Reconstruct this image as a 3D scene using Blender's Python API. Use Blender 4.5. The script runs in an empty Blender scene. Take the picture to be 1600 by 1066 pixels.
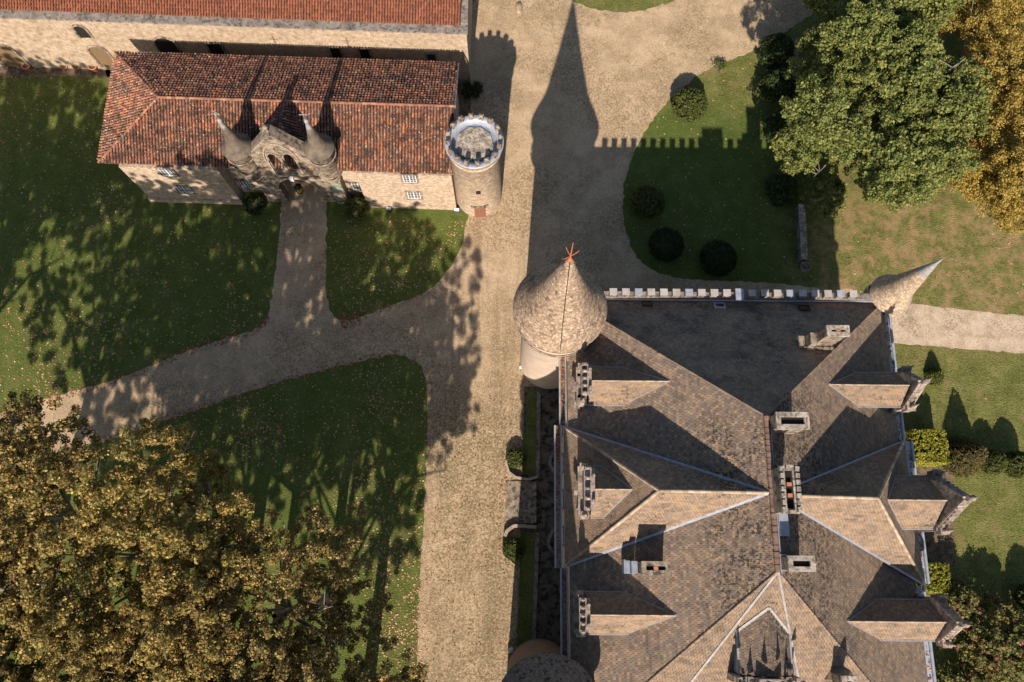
import bpy, math, random
import numpy as np
from mathutils import Vector, Matrix
from mathutils.geometry import tessellate_polygon
random.seed(7); rng = np.random.default_rng(7)
S = bpy.context.scene
PI = math.pi
# ---------------------------------------------------------------- camera
FPX, CH, CX, CY = 1244.0, 75.0, 800.0, 533.0
TAU = math.radians(14.94346); RHO = math.radians(0.51772)
RM = (Matrix.Rotation(TAU, 3, 'X') @ Matrix.Rotation(RHO, 3, 'Z'))
cd = bpy.data.cameras.new('camera'); cam = bpy.data.objects.new('camera', cd); S.collection.objects.link(cam)
cam.matrix_world = Matrix.Translation((0, 0, CH)) @ RM.to_4x4()
cd.sensor_width = 36; cd.lens = 36*FPX/1600; cd.clip_end = 3000; cd.clip_start = 1
S.camera = cam
# ---------------------------------------------------------------- sky, sun, exposure
SUNK = Vector((0.10, 1.475))                 # metres of shadow per metre of height
w = bpy.data.worlds.new('World'); S.world = w; w.use_nodes = True
nt = w.node_tree; bg = nt.nodes['Background']
sky = nt.nodes.new('ShaderNodeTexSky'); sky.sky_type = 'NISHITA'; sky.sun_disc = False
elev = math.atan(1/SUNK.length); sky.sun_elevation = elev
sdir = Vector((-SUNK.x, -SUNK.y, 1)).normalized()       # towards the sun
sky.sun_rotation = math.atan2(sdir.x, sdir.y)
nt.links.new(sky.outputs[0], bg.inputs[0]); bg.inputs[1].default_value = 0.070
sl = bpy.data.lights.new('sun', 'SUN'); sl.energy = 4.9; sl.angle = math.radians(0.5); sl.color = (1.0, 0.85, 0.72)
so = bpy.data.objects.new('sun', sl); S.collection.objects.link(so); so.rotation_euler = sdir.to_track_quat('Z', 'Y').to_euler()
so.location = (0, -60, 90)
S.view_settings.view_transform = 'Standard'; S.view_settings.look = 'None'; S.view_settings.gamma = 1
S.view_settings.exposure = 0.62

# ---------------------------------------------------------------- helpers
def P(px, py, z=0.0):
    """point of the place, at height z, that the photograph shows at px,py (surveying the photograph)"""
    d = RM @ Vector(((px-CX)/FPX, -(py-CY)/FPX, -1)); t = (z-CH)/d.z
    return Vector((0, 0, CH)) + d*t
def P2(px, py, z=0.0):
    p = P(px, py, z); return (p.x, p.y)

def tag(o, label=None, cat=None, group=None, kind=None):
    if label: o['label'] = label
    if cat: o['category'] = cat
    if group: o['group'] = group
    if kind: o['kind'] = kind
    return o
def empty(name, loc=(0, 0, 0), rz=0, parent=None):
    o = bpy.data.objects.new(name, None); S.collection.objects.link(o); o.location = loc; o.rotation_euler = (0, 0, rz)
    o.empty_display_size = .5
    if parent: o.parent = parent
    return o
def copy_tree(o, parent=None):
    c = o.copy(); S.collection.objects.link(c)
    c.parent = parent
    for ch in list(o.children): copy_tree(ch, c)
    return c

class MB:
    def __init__(s): s.v = []; s.f = []; s.m = []; s.sm = []
    def add(s, vs, fs, m=0, smooth=False):
        b = len(s.v); s.v.extend([tuple(q) for q in vs])
        for f in fs: s.f.append([b+i for i in f]); s.m.append(m); s.sm.append(smooth)
        return s
    def poly(s, pts, m=0): return s.add(pts, [list(range(len(pts)))], m)
    def box(s, c, size, rz=0, m=0, tilt=None):
        x, y, z = size[0]/2, size[1]/2, size[2]/2
        R = Matrix.Rotation(rz, 3, 'Z')
        if tilt: R = R @ tilt
        vs = [Vector(c)+R @ Vector((sx*x, sy*y, sz*z)) for sz in (-1, 1) for sx, sy in ((-1, -1), (1, -1), (1, 1), (-1, 1))]
        return s.add(vs, [(3, 2, 1, 0), (4, 5, 6, 7), (0, 1, 5, 4), (1, 2, 6, 5), (2, 3, 7, 6), (3, 0, 4, 7)], m)
    def prism(s, pts, z0, z1, m=0, cap=True):
        n = len(pts)
        a = sum(pts[i][0]*pts[(i+1) % n][1]-pts[(i+1) % n][0]*pts[i][1] for i in range(n))
        if a < 0: pts = pts[::-1]
        vs = [(p[0], p[1], z0) for p in pts]+[(p[0], p[1], z1) for p in pts]
        fs = [(i, (i+1) % n, (i+1) % n+n, i+n) for i in range(n)]
        if cap:
            tr = tessellate_polygon([[Vector((p[0], p[1], 0)) for p in pts]])
            for t in tr:
                p0, p1, p2 = [pts[i] for i in t]
                ar = (p1[0]-p0[0])*(p2[1]-p0[1])-(p2[0]-p0[0])*(p1[1]-p0[1])
                t = t if ar > 0 else t[::-1]
                fs.append(tuple(i+n for i in t)); fs.append(tuple(t[::-1]))
        return s.add(vs, fs, m)
    def lathe(s, c, prof, n=32, m=0, smooth=True, top=True, bot=False, a0=0):
        vs = []; fs = []
        for r, z in prof:
            for i in range(n):
                a = a0+2*PI*i/n; vs.append((c[0]+r*math.cos(a), c[1]+r*math.sin(a), z))
        for j in range(len(prof)-1):
            for i in range(n):
                fs.append((j*n+i, j*n+(i+1) % n, (j+1)*n+(i+1) % n, (j+1)*n+i))
        s.add(vs, fs, m, smooth)
        if top: s.add([vs[(len(prof)-1)*n+i] for i in range(n)], [list(range(n))], m)
        if bot: s.add([vs[i] for i in range(n)][::-1], [list(range(n))], m)
        return s
    def tube(s, p0, p1, r0, r1=None, n=8, m=0, smooth=True, caps=True):
        r1 = r0 if r1 is None else r1
        p0 = Vector(p0); p1 = Vector(p1); d = (p1-p0).normalized()
        u = d.orthogonal().normalized(); q = d.cross(u)
        vs = [p0+(u*math.cos(2*PI*i/n)+q*math.sin(2*PI*i/n))*r0 for i in range(n)]
        vs += [p1+(u*math.cos(2*PI*i/n)+q*math.sin(2*PI*i/n))*r1 for i in range(n)]
        s.add(vs, [(i, (i+1) % n, (i+1) % n+n, i+n) for i in range(n)], m, smooth)
        if caps: s.add(vs[:n][::-1], [list(range(n))], m); s.add(vs[n:], [list(range(n))], m)
        return s
    def strip(s, p0, p1, wd, th, up=(0, 0, 1), m=0):
        """a flat bar from p0 to p1"""
        p0 = Vector(p0); p1 = Vector(p1); d = (p1-p0).normalized(); side = d.cross(Vector(up)).normalized(); n = side.cross(d)
        vs = []
        for p in (p0, p1):
            for a, b in ((-1, 0), (1, 0), (1, 1), (-1, 1)): vs.append(p+side*a*wd/2+n*b*th)
        return s.add(vs, [(3, 2, 1, 0), (4, 5, 6, 7), (0, 1, 5, 4), (1, 2, 6, 5), (2, 3, 7, 6), (3, 0, 4, 7)], m)
    def build(s, name, mats, parent=None):
        me = bpy.data.meshes.new(name); me.from_pydata(s.v, [], s.f)
        if not isinstance(mats, (list, tuple)): mats = [mats]
        for m in mats: me.materials.append(m)
        me.polygons.foreach_set('material_index', s.m); me.polygons.foreach_set('use_smooth', s.sm)
        me.update()
        o = bpy.data.objects.new(name, me); S.collection.objects.link(o)
        if parent:
            o.parent = parent
        return o

def rel(o, root):
    """geometry was made in place: hang it under an Empty standing elsewhere"""
    o.parent = root; o.matrix_parent_inverse = Matrix.Translation(-root.location)
    return o

# ---------------------------------------------------------------- materials
def nmat(name, stops, scale=1.0, detail=6, rough=.9, bump=0.0, bscale=None, spots=(), island=None, stretch=(1, 1, 1), metal=0, lac=2.0, dist=0.0, obj=False, trans=0.0, spec=0.3):
    m = bpy.data.materials.new(name); m.use_nodes = True; t = m.node_tree; N = t.nodes; L = t.links
    b = N['Principled BSDF']; b.inputs['Roughness'].default_value = rough; b.inputs['Metallic'].default_value = metal
    b.inputs['Specular IOR Level'].default_value = spec
    g = N.new('ShaderNodeNewGeometry'); mp = N.new('ShaderNodeMapping'); mp.inputs['Scale'].default_value = stretch
    if obj:
        tc = N.new('ShaderNodeTexCoord'); L.new(tc.outputs['Object'], mp.inputs['Vector'])
    else: L.new(g.outputs['Position'], mp.inputs['Vector'])
    n = N.new('ShaderNodeTexNoise'); n.inputs['Scale'].default_value = scale; n.inputs['Detail'].default_value = detail
    n.inputs['Roughness'].default_value = .62; n.inputs['Distortion'].default_value = dist
    L.new(mp.outputs[0], n.inputs['Vector'])
    r = N.new('ShaderNodeValToRGB'); cr = r.color_ramp
    while len(cr.elements) < len(stops): cr.elements.new(.5)
    for e, (p, c) in zip(cr.elements, stops): e.position = p; e.color = (*c, 1)
    L.new(n.outputs['Fac'], r.inputs['Fac']); col = r.outputs['Color']
    if island:
        r2 = N.new('ShaderNodeValToRGB'); r2.color_ramp.interpolation = 'CONSTANT'; cr = r2.color_ramp
        st = island['stops']
        while len(cr.elements) < len(st): cr.elements.new(.5)
        for e, (p, c) in zip(cr.elements, st): e.position = p; e.color = (*c, 1)
        L.new(g.outputs['Random Per Island'], r2.inputs['Fac'])
        mx = N.new('ShaderNodeMix'); mx.data_type = 'RGBA'; mx.inputs[0].default_value = island.get('fac', .7)
        L.new(col, mx.inputs[6]); L.new(r2.outputs[0], mx.inputs[7]); col = mx.outputs[2]
    for sp in spots:
        n2 = N.new('ShaderNodeTexNoise'); n2.inputs['Scale'].default_value = sp['scale']; n2.inputs['Detail'].default_value = sp.get('detail', 4)
        n2.inputs['Roughness'].default_value = .65
        m2 = N.new('ShaderNodeMapping'); m2.inputs['Location'].default_value = (sp.get('seed', 3.7), 1.3, 5.1); m2.inputs['Scale'].default_value = sp.get('stretch', (1, 1, 1))
        L.new(g.outputs['Position'], m2.inputs['Vector']); L.new(m2.outputs[0], n2.inputs['Vector'])
        mr = N.new('ShaderNodeMapRange'); mr.inputs[1].default_value = sp['lo']; mr.inputs[2].default_value = sp['hi']
        mr.inputs[4].default_value = sp.get('amt', 1.0)
        L.new(n2.outputs['Fac'], mr.inputs[0]); fac = mr.outputs[0]
        if 'axis' in sp:      # stains and painted shade confined to a band of the place: |coord-c| < w
            sx = N.new('ShaderNodeSeparateXYZ'); L.new(g.outputs['Position'], sx.inputs[0])
            for ax, c, w0, w1 in sp['axis']:
                a = N.new('ShaderNodeMath'); a.operation = 'SUBTRACT'; a.inputs[1].default_value = c; L.new(sx.outputs[ax], a.inputs[0])
                bb = N.new('ShaderNodeMath'); bb.operation = 'ABSOLUTE'; L.new(a.outputs[0], bb.inputs[0])
                c2 = N.new('ShaderNodeMapRange'); c2.inputs[1].default_value = w1; c2.inputs[2].default_value = w0; L.new(bb.outputs[0], c2.inputs[0])
                mm = N.new('ShaderNodeMath'); mm.operation = 'MULTIPLY'; L.new(fac, mm.inputs[0]); L.new(c2.outputs[0], mm.inputs[1]); fac = mm.outputs[0]
        if 'mask' in sp:
            n3 = N.new('ShaderNodeTexNoise'); n3.inputs['Scale'].default_value = sp['mask']; n3.inputs['Detail'].default_value = 3
            L.new(m2.outputs[0], n3.inputs['Vector'])
            c3 = N.new('ShaderNodeMapRange'); c3.inputs[1].default_value = sp.get('mlo', .45); c3.inputs[2].default_value = sp.get('mhi', .6); L.new(n3.outputs['Fac'], c3.inputs[0])
            mm = N.new('ShaderNodeMath'); mm.operation = 'MULTIPLY'; L.new(fac, mm.inputs[0]); L.new(c3.outputs[0], mm.inputs[1]); fac = mm.outputs[0]
        mx = N.new('ShaderNodeMix'); mx.data_type = 'RGBA'; mx.inputs[7].default_value = (*sp['col'], 1)
        L.new(fac, mx.inputs[0]); L.new(col, mx.inputs[6]); col = mx.outputs[2]
    L.new(col, b.inputs['Base Color'])
    if bump:
        nb = N.new('ShaderNodeTexNoise'); nb.inputs['Scale'].default_value = bscale or scale*4; nb.inputs['Detail'].default_value = 5
        L.new(mp.outputs[0], nb.inputs['Vector'])
        bm_ = N.new('ShaderNodeBump'); bm_.inputs['Strength'].default_value = 1; bm_.inputs['Distance'].default_value = bump
        L.new(nb.outputs['Fac'], bm_.inputs['Height']); L.new(bm_.outputs[0], b.inputs['Normal'])
    if trans:
        tr = N.new('ShaderNodeBsdfTranslucent'); ms = N.new('ShaderNodeMixShader'); ms.inputs[0].default_value = trans
        L.new(col, tr.inputs['Color']); L.new(b.outputs[0], ms.inputs[1]); L.new(tr.outputs[0], ms.inputs[2]); L.new(ms.outputs[0], N['Material Output'].inputs[0])
    return m

M = {}
M['grass'] = nmat('grass', [(.25, (.08, .085, .022)), (.5, (.135, .155, .04)), (.75, (.25, .235, .085))], .55, 9, .95, .12, 9,
    spots=[dict(col=(.27, .215, .10), scale=6, lo=.5, hi=.68, amt=.7), dict(col=(.03, .05, .010), scale=4.5, lo=.5, hi=.66, amt=.7, seed=9), dict(col=(.24, .17, .09), scale=.9, lo=.54, hi=.66, amt=.6, seed=71, detail=8),
           dict(col=(.34, .23, .125), scale=.9, lo=.43, hi=.62, amt=.8, detail=8, axis=[(0, 41, 13, 16), (1, 28, 6, 10)]), dict(col=(.04, .10, .014), scale=.3, lo=.2, hi=.3, amt=.5, axis=[(0, 20, 9, 11), (1, 33, 11, 15)]),  # second tint paints the darker green of shade over the round lawn
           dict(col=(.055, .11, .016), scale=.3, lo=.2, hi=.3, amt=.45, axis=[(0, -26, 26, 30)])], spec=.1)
M['gravel'] = nmat('gravel', [(.25, (.31, .225, .14)), (.5, (.48, .355, .225)), (.75, (.60, .46, .305))], .35, 10, .95, .05, 14,
    spots=[dict(col=(.20, .145, .075), scale=5, lo=.44, hi=.60, amt=.85, mask=.14, mlo=.44, mhi=.56), dict(col=(.27, .20, .12), scale=.28, lo=.50, hi=.60, amt=.55, detail=10, seed=83), dict(col=(.20, .15, .085), scale=.7, lo=.52, hi=.60, amt=.45, detail=6, stretch=(1, .07, 1), seed=91, axis=[(0, -3, 4, 6), (1, 2, 34, 44)]), dict(col=(.14, .13, .045), scale=1.2, lo=.52, hi=.64, amt=.6, detail=10, seed=23, mask=.2),
           dict(col=(.12, .10, .05), scale=.5, lo=.42, hi=.66, amt=.55, stretch=(1.2, .22, 1), detail=9, axis=[(0, -2.5, 4, 7), (1, -6, 14, 26)]),
           dict(col=(.15, .12, .06), scale=5, lo=.44, hi=.62, amt=.85, detail=8, axis=[(0, -2.5, 4, 7), (1, -6, 18, 28)]),
           dict(col=(.70, .58, .42), scale=5.5, lo=.5, hi=.66, amt=.55, seed=51), dict(col=(.22, .165, .10), scale=7.5, lo=.52, hi=.66, amt=.55, seed=61), dict(col=(.06, .045, .03), scale=9, lo=.66, hi=.70, amt=.8, seed=1)], spec=.1)
M['pathgravel'] = nmat('pathgravel', [(.25, (.30, .23, .17)), (.5, (.52, .42, .31)), (.75, (.66, .55, .42))], .7, 10, .95, .04, 14,
    spots=[dict(col=(.14, .11, .07), scale=6, lo=.5, hi=.62, amt=.75, mask=.4), dict(col=(.24, .18, .12), scale=7, lo=.5, hi=.64, amt=.6, seed=33)], spec=.1)
M['soil'] = nmat('soil', [(.3, (.09, .065, .04)), (.7, (.24, .17, .11))], 1.5, 8, .95, .05, 9, spots=[dict(col=(.03, .04, .015), scale=3, lo=.5, hi=.62, amt=.8)])
M['paving'] = nmat('paving', [(.3, (.055, .05, .04)), (.7, (.19, .16, .12))], 1.2, 9, .9, .02, 9, spots=[dict(col=(.015, .018, .012), scale=1.8, lo=.5, hi=.6, amt=.9)])  # dark tones and black blotches paint the shade west of the house
tile_isl = [(0, (.105, .085, .068)), (.18, (.20, .155, .115)), (.36, (.14, .125, .11)), (.5, (.25, .185, .125)), (.66, (.17, .135, .105)), (.82, (.31, .22, .14)), (.92, (.125, .12, .12))]
BL = dict(col=(.03, .026, .022), scale=4.5, lo=.55, hi=.60, amt=.85, mask=.45, mlo=.5, mhi=.62)
def rooftile(name, mul, fac=.75, ax=None, extra=(), sc=.45):
    f = lambda c: tuple(x*mul for x in c)
    a = dict(BL); 
    if ax: a['axis'] = ax; a['mask'] = .8; a['mlo'] = .35; a['mhi'] = .5; a['lo'] = .5; a['hi'] = .54
    return nmat(name, [(.3, f((.12, .095, .075))), (.5, f((.24, .175, .125))), (.7, f((.33, .235, .16)))], sc, 8, .88, .012, 20, island=dict(stops=[(p, f(c)) for p, c in tile_isl], fac=fac),
        spots=[a, dict(col=(.42, .36, .29), scale=9, lo=.66, hi=.72, amt=.8, seed=11, mask=.5)]+list(extra), spec=.25)
M['tile'] = rooftile('flat roof tiles', 1.12, .66, ax=[(0, 15.3, 1.2, 3.2), (1, 2, 6.5, 8.5)])
M['tile_shade'] = rooftile('shade tinted roof tiles', 1.1, .45, extra=[dict(col=(.02, .022, .028), scale=.5, lo=.5, hi=.7, amt=.6)])  # dark bluish blotches put the north slope's shade into the tile colour
M['tile_e'] = rooftile('east roof tiles', .95, .6, ax=[(0, 19.5, 1.5, 4.5), (1, 1, 9, 12)])
M['tile_warm'] = rooftile('pavilion roof tiles', 1.06, .4, sc=.9, extra=[dict(col=(.34, .23, .13), scale=1.6, lo=.5, hi=.62, amt=.7, seed=31, stretch=(.5, 3, 1)), dict(col=(.10, .08, .06), scale=1.3, lo=.56, hi=.66, amt=.6, seed=41)])
M['cone'] = nmat('tower cone tiles', [(.3, (.12, .09, .06)), (.5, (.30, .215, .145)), (.7, (.48, .37, .27))], 2.6, 8, .85, .015, 12,
    island=dict(stops=[(0, (.13, .095, .065)), (.3, (.24, .175, .12)), (.55, (.33, .25, .175)), (.8, (.42, .32, .235)), (.96, (.66, .56, .46))], fac=.45),
    spots=[dict(col=(.06, .045, .03), scale=1.1, lo=.55, hi=.66, amt=.7), dict(col=(.80, .74, .66), scale=8, lo=.60, hi=.66, amt=.85, seed=8, mask=.7)])
M['cone_grey'] = nmat('grey cone tiles', [(.3, (.10, .085, .07)), (.7, (.25, .205, .16))], 1.2, 8, .9, .01, 12,
    island=dict(stops=[(0, (.11, .10, .09)), (.4, (.19, .165, .14)), (.75, (.27, .22, .17))], fac=.6), spots=[dict(col=(.02, .02, .02), scale=2.5, lo=.58, hi=.62, amt=.9)])
M['turretcone'] = nmat('turret cone tiles', [(.3, (.26, .20, .14)), (.7, (.50, .40, .29))], 1.6, 8, .9, .01, 12,
    island=dict(stops=[(0, (.24, .18, .12)), (.4, (.40, .31, .22)), (.8, (.54, .44, .33))], fac=.6))
red_isl = [(p_, tuple(min(.8, v_*1.45) for v_ in c_)) for p_, c_ in [(0, (.075, .038, .03)), (.16, (.17, .07, .042)), (.34, (.26, .105, .06)), (.5, (.12, .07, .052)), (.64, (.21, .09, .055)), (.76, (.36, .14, .06)), (.84, (.22, .15, .105)), (.95, (.48, .17, .06))]]
M['canal'] = nmat('old canal tiles', [(.3, (.08, .045, .036)), (.5, (.27, .12, .075)), (.7, (.40, .18, .10))], .6, 8, .85, .02, 18, island=dict(stops=red_isl, fac=.62),
    spots=[dict(col=(.045, .032, .026), scale=1.0, lo=.46, hi=.62, amt=.8), dict(col=(.62, .50, .36), scale=5, lo=.59, hi=.64, amt=.85, seed=5), dict(col=(.36, .25, .03), scale=4, lo=.66, hi=.70, amt=.8, seed=15)])
M['canal_new'] = nmat('orange canal tiles', [(.3, (.24, .085, .045)), (.7, (.40, .155, .085))], .8, 8, .85, .015, 18,
    island=dict(stops=[(0, (.22, .08, .045)), (.3, (.33, .125, .07)), (.6, (.40, .155, .085)), (.85, (.27, .10, .06))], fac=.6), spots=[dict(col=(.09, .06, .04), scale=2, lo=.52, hi=.68, amt=.6), dict(col=(.6, .5, .38), scale=6, lo=.68, hi=.71, amt=.8)])
M['ridge_old'] = nmat('old ridge tiles', [(.3, (.16, .075, .045)), (.7, (.36, .17, .10))], 1.5, 8, .9, .01, 14, island=dict(stops=[(0, (.14, .08, .055)), (.4, (.30, .13, .08)), (.8, (.40, .22, .14))], fac=.6))
M['ridge_dull'] = nmat('dull ridge tiles', [(.3, (.10, .07, .055)), (.7, (.26, .165, .12))], 1.5, 8, .9, .01, 14)
M['under'] = nmat('tile underlay', [(.3, (.03, .02, .016)), (.7, (.075, .04, .03))], 3)
M['deck'] = nmat('roof deck', [(.3, (.035, .03, .026)), (.7, (.07, .06, .05))], 3)
M['stone'] = nmat('rubble stone', [(.3, (.24, .185, .13)), (.5, (.42, .33, .24)), (.7, (.60, .49, .38))], 2.4, 8, .95, .05, 7, stretch=(1, 1, 1.7),
    spots=[dict(col=(.18, .12, .08), scale=4, lo=.56, hi=.64, amt=.75, seed=6, stretch=(1, 1, 2)), dict(col=(.70, .60, .46), scale=5, lo=.6, hi=.68, amt=.8, seed=2, stretch=(1, 1, 2))])
M['stone_grey'] = nmat('weathered stone', [(.3, (.10, .082, .062)), (.5, (.25, .205, .155)), (.7, (.42, .35, .27))], 1.8, 8, .95, .04, 8,
    spots=[dict(col=(.035, .03, .025), scale=2.8, lo=.52, hi=.6, amt=.8), dict(col=(.30, .13, .06), scale=.9, lo=.60, hi=.68, amt=.5, seed=20)])
M['stone_carved'] = nmat('carved stone', [(.3, (.09, .075, .065)), (.5, (.27, .225, .185)), (.68, (.46, .39, .33))], 2.2, 8, .95, .05, 9)
M['render'] = nmat('lime render', [(.3, (.21, .16, .11)), (.5, (.36, .28, .195)), (.7, (.48, .385, .28))], 2.2, 9, .93, .02, 8,
    spots=[dict(col=(.24, .18, .11), scale=3, lo=.54, hi=.64, amt=.7, seed=4, axis=[(2, 0, 2, 6)]), dict(col=(.62, .52, .39), scale=7, lo=.54, hi=.64, amt=.85, mask=.3), dict(col=(.17, .12, .08), scale=6, lo=.58, hi=.66, amt=.7, seed=13, stretch=(1, 1, 2))])
M['tower_render'] = nmat('tower render', [(.3, (.42, .34, .27)), (.7, (.60, .50, .41))], 1.2, 9, .93, .012, 8, stretch=(1, 1, 2.2), spots=[dict(col=(.28, .22, .17), scale=1.3, lo=.56, hi=.7, amt=.6, stretch=(.5, .5, 4))])
M['ledge'] = nmat('ledge stone', [(.3, (.13, .115, .10)), (.7, (.34, .30, .26))], 1.6, 8, .95, .02, 12, spots=[dict(col=(.05, .045, .04), scale=3, lo=.52, hi=.6, amt=.7)])
M['ledge2'] = nmat('arch moulding stone', [(.3, (.22, .18, .135)), (.7, (.46, .39, .30))], 2.6, 7, .95, .02, 10)
M['cap_stone'] = nmat('cap stone', [(.3, (.30, .28, .26)), (.7, (.50, .47, .44))], 1.1, 7, .9, .01, 10)
M['spire'] = nmat('spire stone', [(.3, (.07, .06, .05)), (.7, (.19, .155, .115))], 1.5, 7, .95, .02, 10)
M['drum'] = nmat('brown drum stone', [(.3, (.13, .095, .075)), (.7, (.23, .175, .14))], 1.6, 8, .95, .01, 8, stretch=(1, 1, 2))
M['concrete'] = nmat('mossy concrete', [(.35, (.17, .15, .125)), (.65, (.50, .44, .36))], 1.4, 9, .95, .02, 10, spots=[dict(col=(.12, .105, .08), scale=3.5, lo=.52, hi=.58, amt=.85)])
M['zinc'] = nmat('zinc', [(.3, (.27, .31, .37)), (.7, (.46, .50, .57))], 3, 6, .5, 0, metal=.25)
M['zinc_dull'] = nmat('dull zinc', [(.3, (.20, .24, .30)), (.7, (.34, .38, .45))], 3, 6, .6, 0, metal=.2)
M['zinc_grey'] = nmat('grey zinc', [(.3, (.27, .27, .28)), (.7, (.44, .44, .45))], 3, 6, .6, 0, metal=.1)
M['lead'] = nmat('weathered lead', [(.3, (.20, .195, .19)), (.7, (.38, .37, .355))], 3, 6, .6, 0)
M['rust'] = nmat('rusty iron', [(.3, (.35, .10, .05)), (.7, (.50, .18, .09))], 6, 6, .7, 0)
M['iron'] = nmat('dark iron', [(.3, (.015, .014, .013)), (.7, (.03, .028, .025))], 6, 4, .6, 0)
M['glass'] = nmat('window glass', [(.3, (.02, .024, .03)), (.7, (.035, .04, .05))], .6, 2, .12, 0, spec=.6)
M['white'] = nmat('white paint', [(.3, (.66, .67, .68)), (.7, (.78, .79, .80))], 4, 4, .6, 0)
M['dark'] = nmat('dark opening', [(.3, (.012, .010, .009)), (.7, (.02, .017, .014))], 2, 3, .9, 0)
M['wood'] = nmat('old wood door', [(.3, (.14, .06, .035)), (.7, (.27, .13, .08))], 4, 5, .8, 0, stretch=(6, 6, 1))
M['woodocre'] = nmat('ochre wood door', [(.3, (.12, .08, .04)), (.7, (.22, .15, .08))], 4, 5, .8, 0, stretch=(6, 6, 1))
M['terra'] = nmat('terracotta', [(.3, (.36, .13, .07)), (.7, (.52, .22, .13))], 6, 5, .8, 0)
M['amber'] = nmat('amber glass', [(.3, (.75, .42, .04)), (.7, (.9, .55, .08))], 4, 3, .3, 0)
M['green_stain'] = nmat('lichen green stone', [(.35, (.16, .24, .19)), (.65, (.30, .30, .22))], 2.2, 6, .9, .02, 8)
M['bark'] = nmat('plane bark', [(.3, (.11, .09, .065)), (.5, (.22, .19, .145)), (.7, (.36, .33, .27))], 1.6, 6, .85, .01, 8, obj=True)
def leafmat(name, st, tr=.35):
    return nmat(name, [(.3, st[0][1]), (.7, st[-1][1])], .7, 4, .65, 0, island=dict(stops=st, fac=.85), trans=tr, obj=True, spec=.35)
M['plane_leaf'] = leafmat('plane tree leaves', [(0, (.15, .10, .035)), (.2, (.25, .175, .055)), (.36, (.12, .11, .04)), (.5, (.30, .21, .06)), (.66, (.21, .115, .045)), (.75, (.55, .43, .12)), (.87, (.56, .30, .07)), (.93, (.28, .30, .10))], .25)
M['sunlit_leaf'] = leafmat('sunlit golden plane leaves', [(0, (.20, .145, .045)), (.2, (.33, .25, .07)), (.36, (.17, .16, .045)), (.5, (.42, .32, .085)), (.66, (.26, .15, .045)), (.75, (.64, .50, .14)), (.87, (.58, .31, .07)), (.93, (.28, .30, .10))])  # brighter copy of the plane leaves, sunlight painted into the colour
M['green_leaf'] = leafmat('green tree leaves', [(0, (.12, .16, .045)), (.25, (.19, .235, .065)), (.5, (.245, .285, .08)), (.72, (.16, .20, .055)), (.86, (.31, .33, .08)), (.96, (.38, .33, .08))])
M['gold_leaf'] = leafmat('autumn tree leaves', [(0, (.30, .24, .05)), (.2, (.44, .34, .07)), (.4, (.22, .22, .05)), (.55, (.52, .40, .09)), (.77, (.38, .22, .05)), (.84, (.32, .30, .07)), (.96, (.52, .26, .07))])
M['ivy_leaf'] = leafmat('ivy leaves', [(0, (.02, .04, .012)), (.4, (.04, .075, .018)), (.75, (.065, .10, .025)), (.95, (.14, .13, .03))])
M['box_leaf'] = leafmat('box leaves', [(0, (.05, .08, .016)), (.35, (.09, .125, .024)), (.7, (.14, .165, .035)), (.92, (.24, .22, .06))])
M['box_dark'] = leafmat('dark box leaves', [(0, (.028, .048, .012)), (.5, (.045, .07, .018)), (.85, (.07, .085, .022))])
M['hedge_leaf'] = leafmat('yellow green hedge leaves', [(0, (.18, .21, .025)), (.3, (.32, .33, .04)), (.6, (.44, .42, .06)), (.85, (.52, .45, .07))])
M['brown_leaf'] = leafmat('thuja brown leaves', [(0, (.12, .095, .035)), (.4, (.19, .15, .055)), (.8, (.15, .15, .045))])
M['rose_leaf'] = leafmat('flowering shrub leaves', [(0, (.07, .12, .03)), (.3, (.13, .19, .04)), (.55, (.19, .25, .055)), (.84, (.24, .24, .06)), (.93, (.20, .10, .045)), (.965, (.70, .07, .18))])
M['shrubcore'] = nmat('shrub twigs', [(.3, (.02, .025, .01)), (.7, (.04, .045, .018))], 3)
M['fallen'] = leafmat('fallen leaves', [(0, (.42, .24, .14)), (.35, (.55, .33, .20)), (.6, (.35, .17, .09)), (.8, (.62, .42, .28)), (.93, (.52, .22, .08))], .1)
M['drydot'] = leafmat('dry leaves on gravel', [(0, (.12, .05, .03)), (.5, (.30, .11, .05)), (.8, (.5, .2, .08))], .0)

# ---------------------------------------------------------------- tiled planes
def clip(poly, a, b, c):
    out = []; n = len(poly)
    for i in range(n):
        p, q = poly[i], poly[(i+1) % n]; dp = a*p[0]+b*p[1]-c; dq = a*q[0]+b*q[1]-c
        if dp >= 0: out.append(p)
        if (dp >= 0) != (dq >= 0):
            t = dp/(dp-dq); out.append((p[0]+(q[0]-p[0])*t, p[1]+(q[1]-p[1])*t))
    return out
def plane_frame(pts):
    pts = [Vector(p) for p in pts]; n = Vector((0, 0, 0))
    for i in range(len(pts)): n += (pts[i]-pts[0]).cross(pts[(i+1) % len(pts)]-pts[0])
    n.normalize()
    if n.z < 0: n = -n; pts = pts[::-1]
    u = Vector((0, 0, 1)).cross(n).normalized(); v = n.cross(u)      # v points up the slope
    o = pts[0]; q = [((p-o).dot(u), (p-o).dot(v)) for p in pts]
    return pts, o, u, v, n, q
def edges2(q):
    E = []; n = len(q)
    ar = sum(q[i][0]*q[(i+1) % n][1]-q[(i+1) % n][0]*q[i][1] for i in range(n))
    if ar < 0: q = q[::-1]
    for i in range(n):
        p, r = q[i], q[(i+1) % n]; a, b = -(r[1]-p[1]), (r[0]-p[0]); l = math.hypot(a, b)
        if l < 1e-6: continue
        a /= l; b /= l; E.append((a, b, a*p[0]+b*p[1]))
    return E
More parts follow.
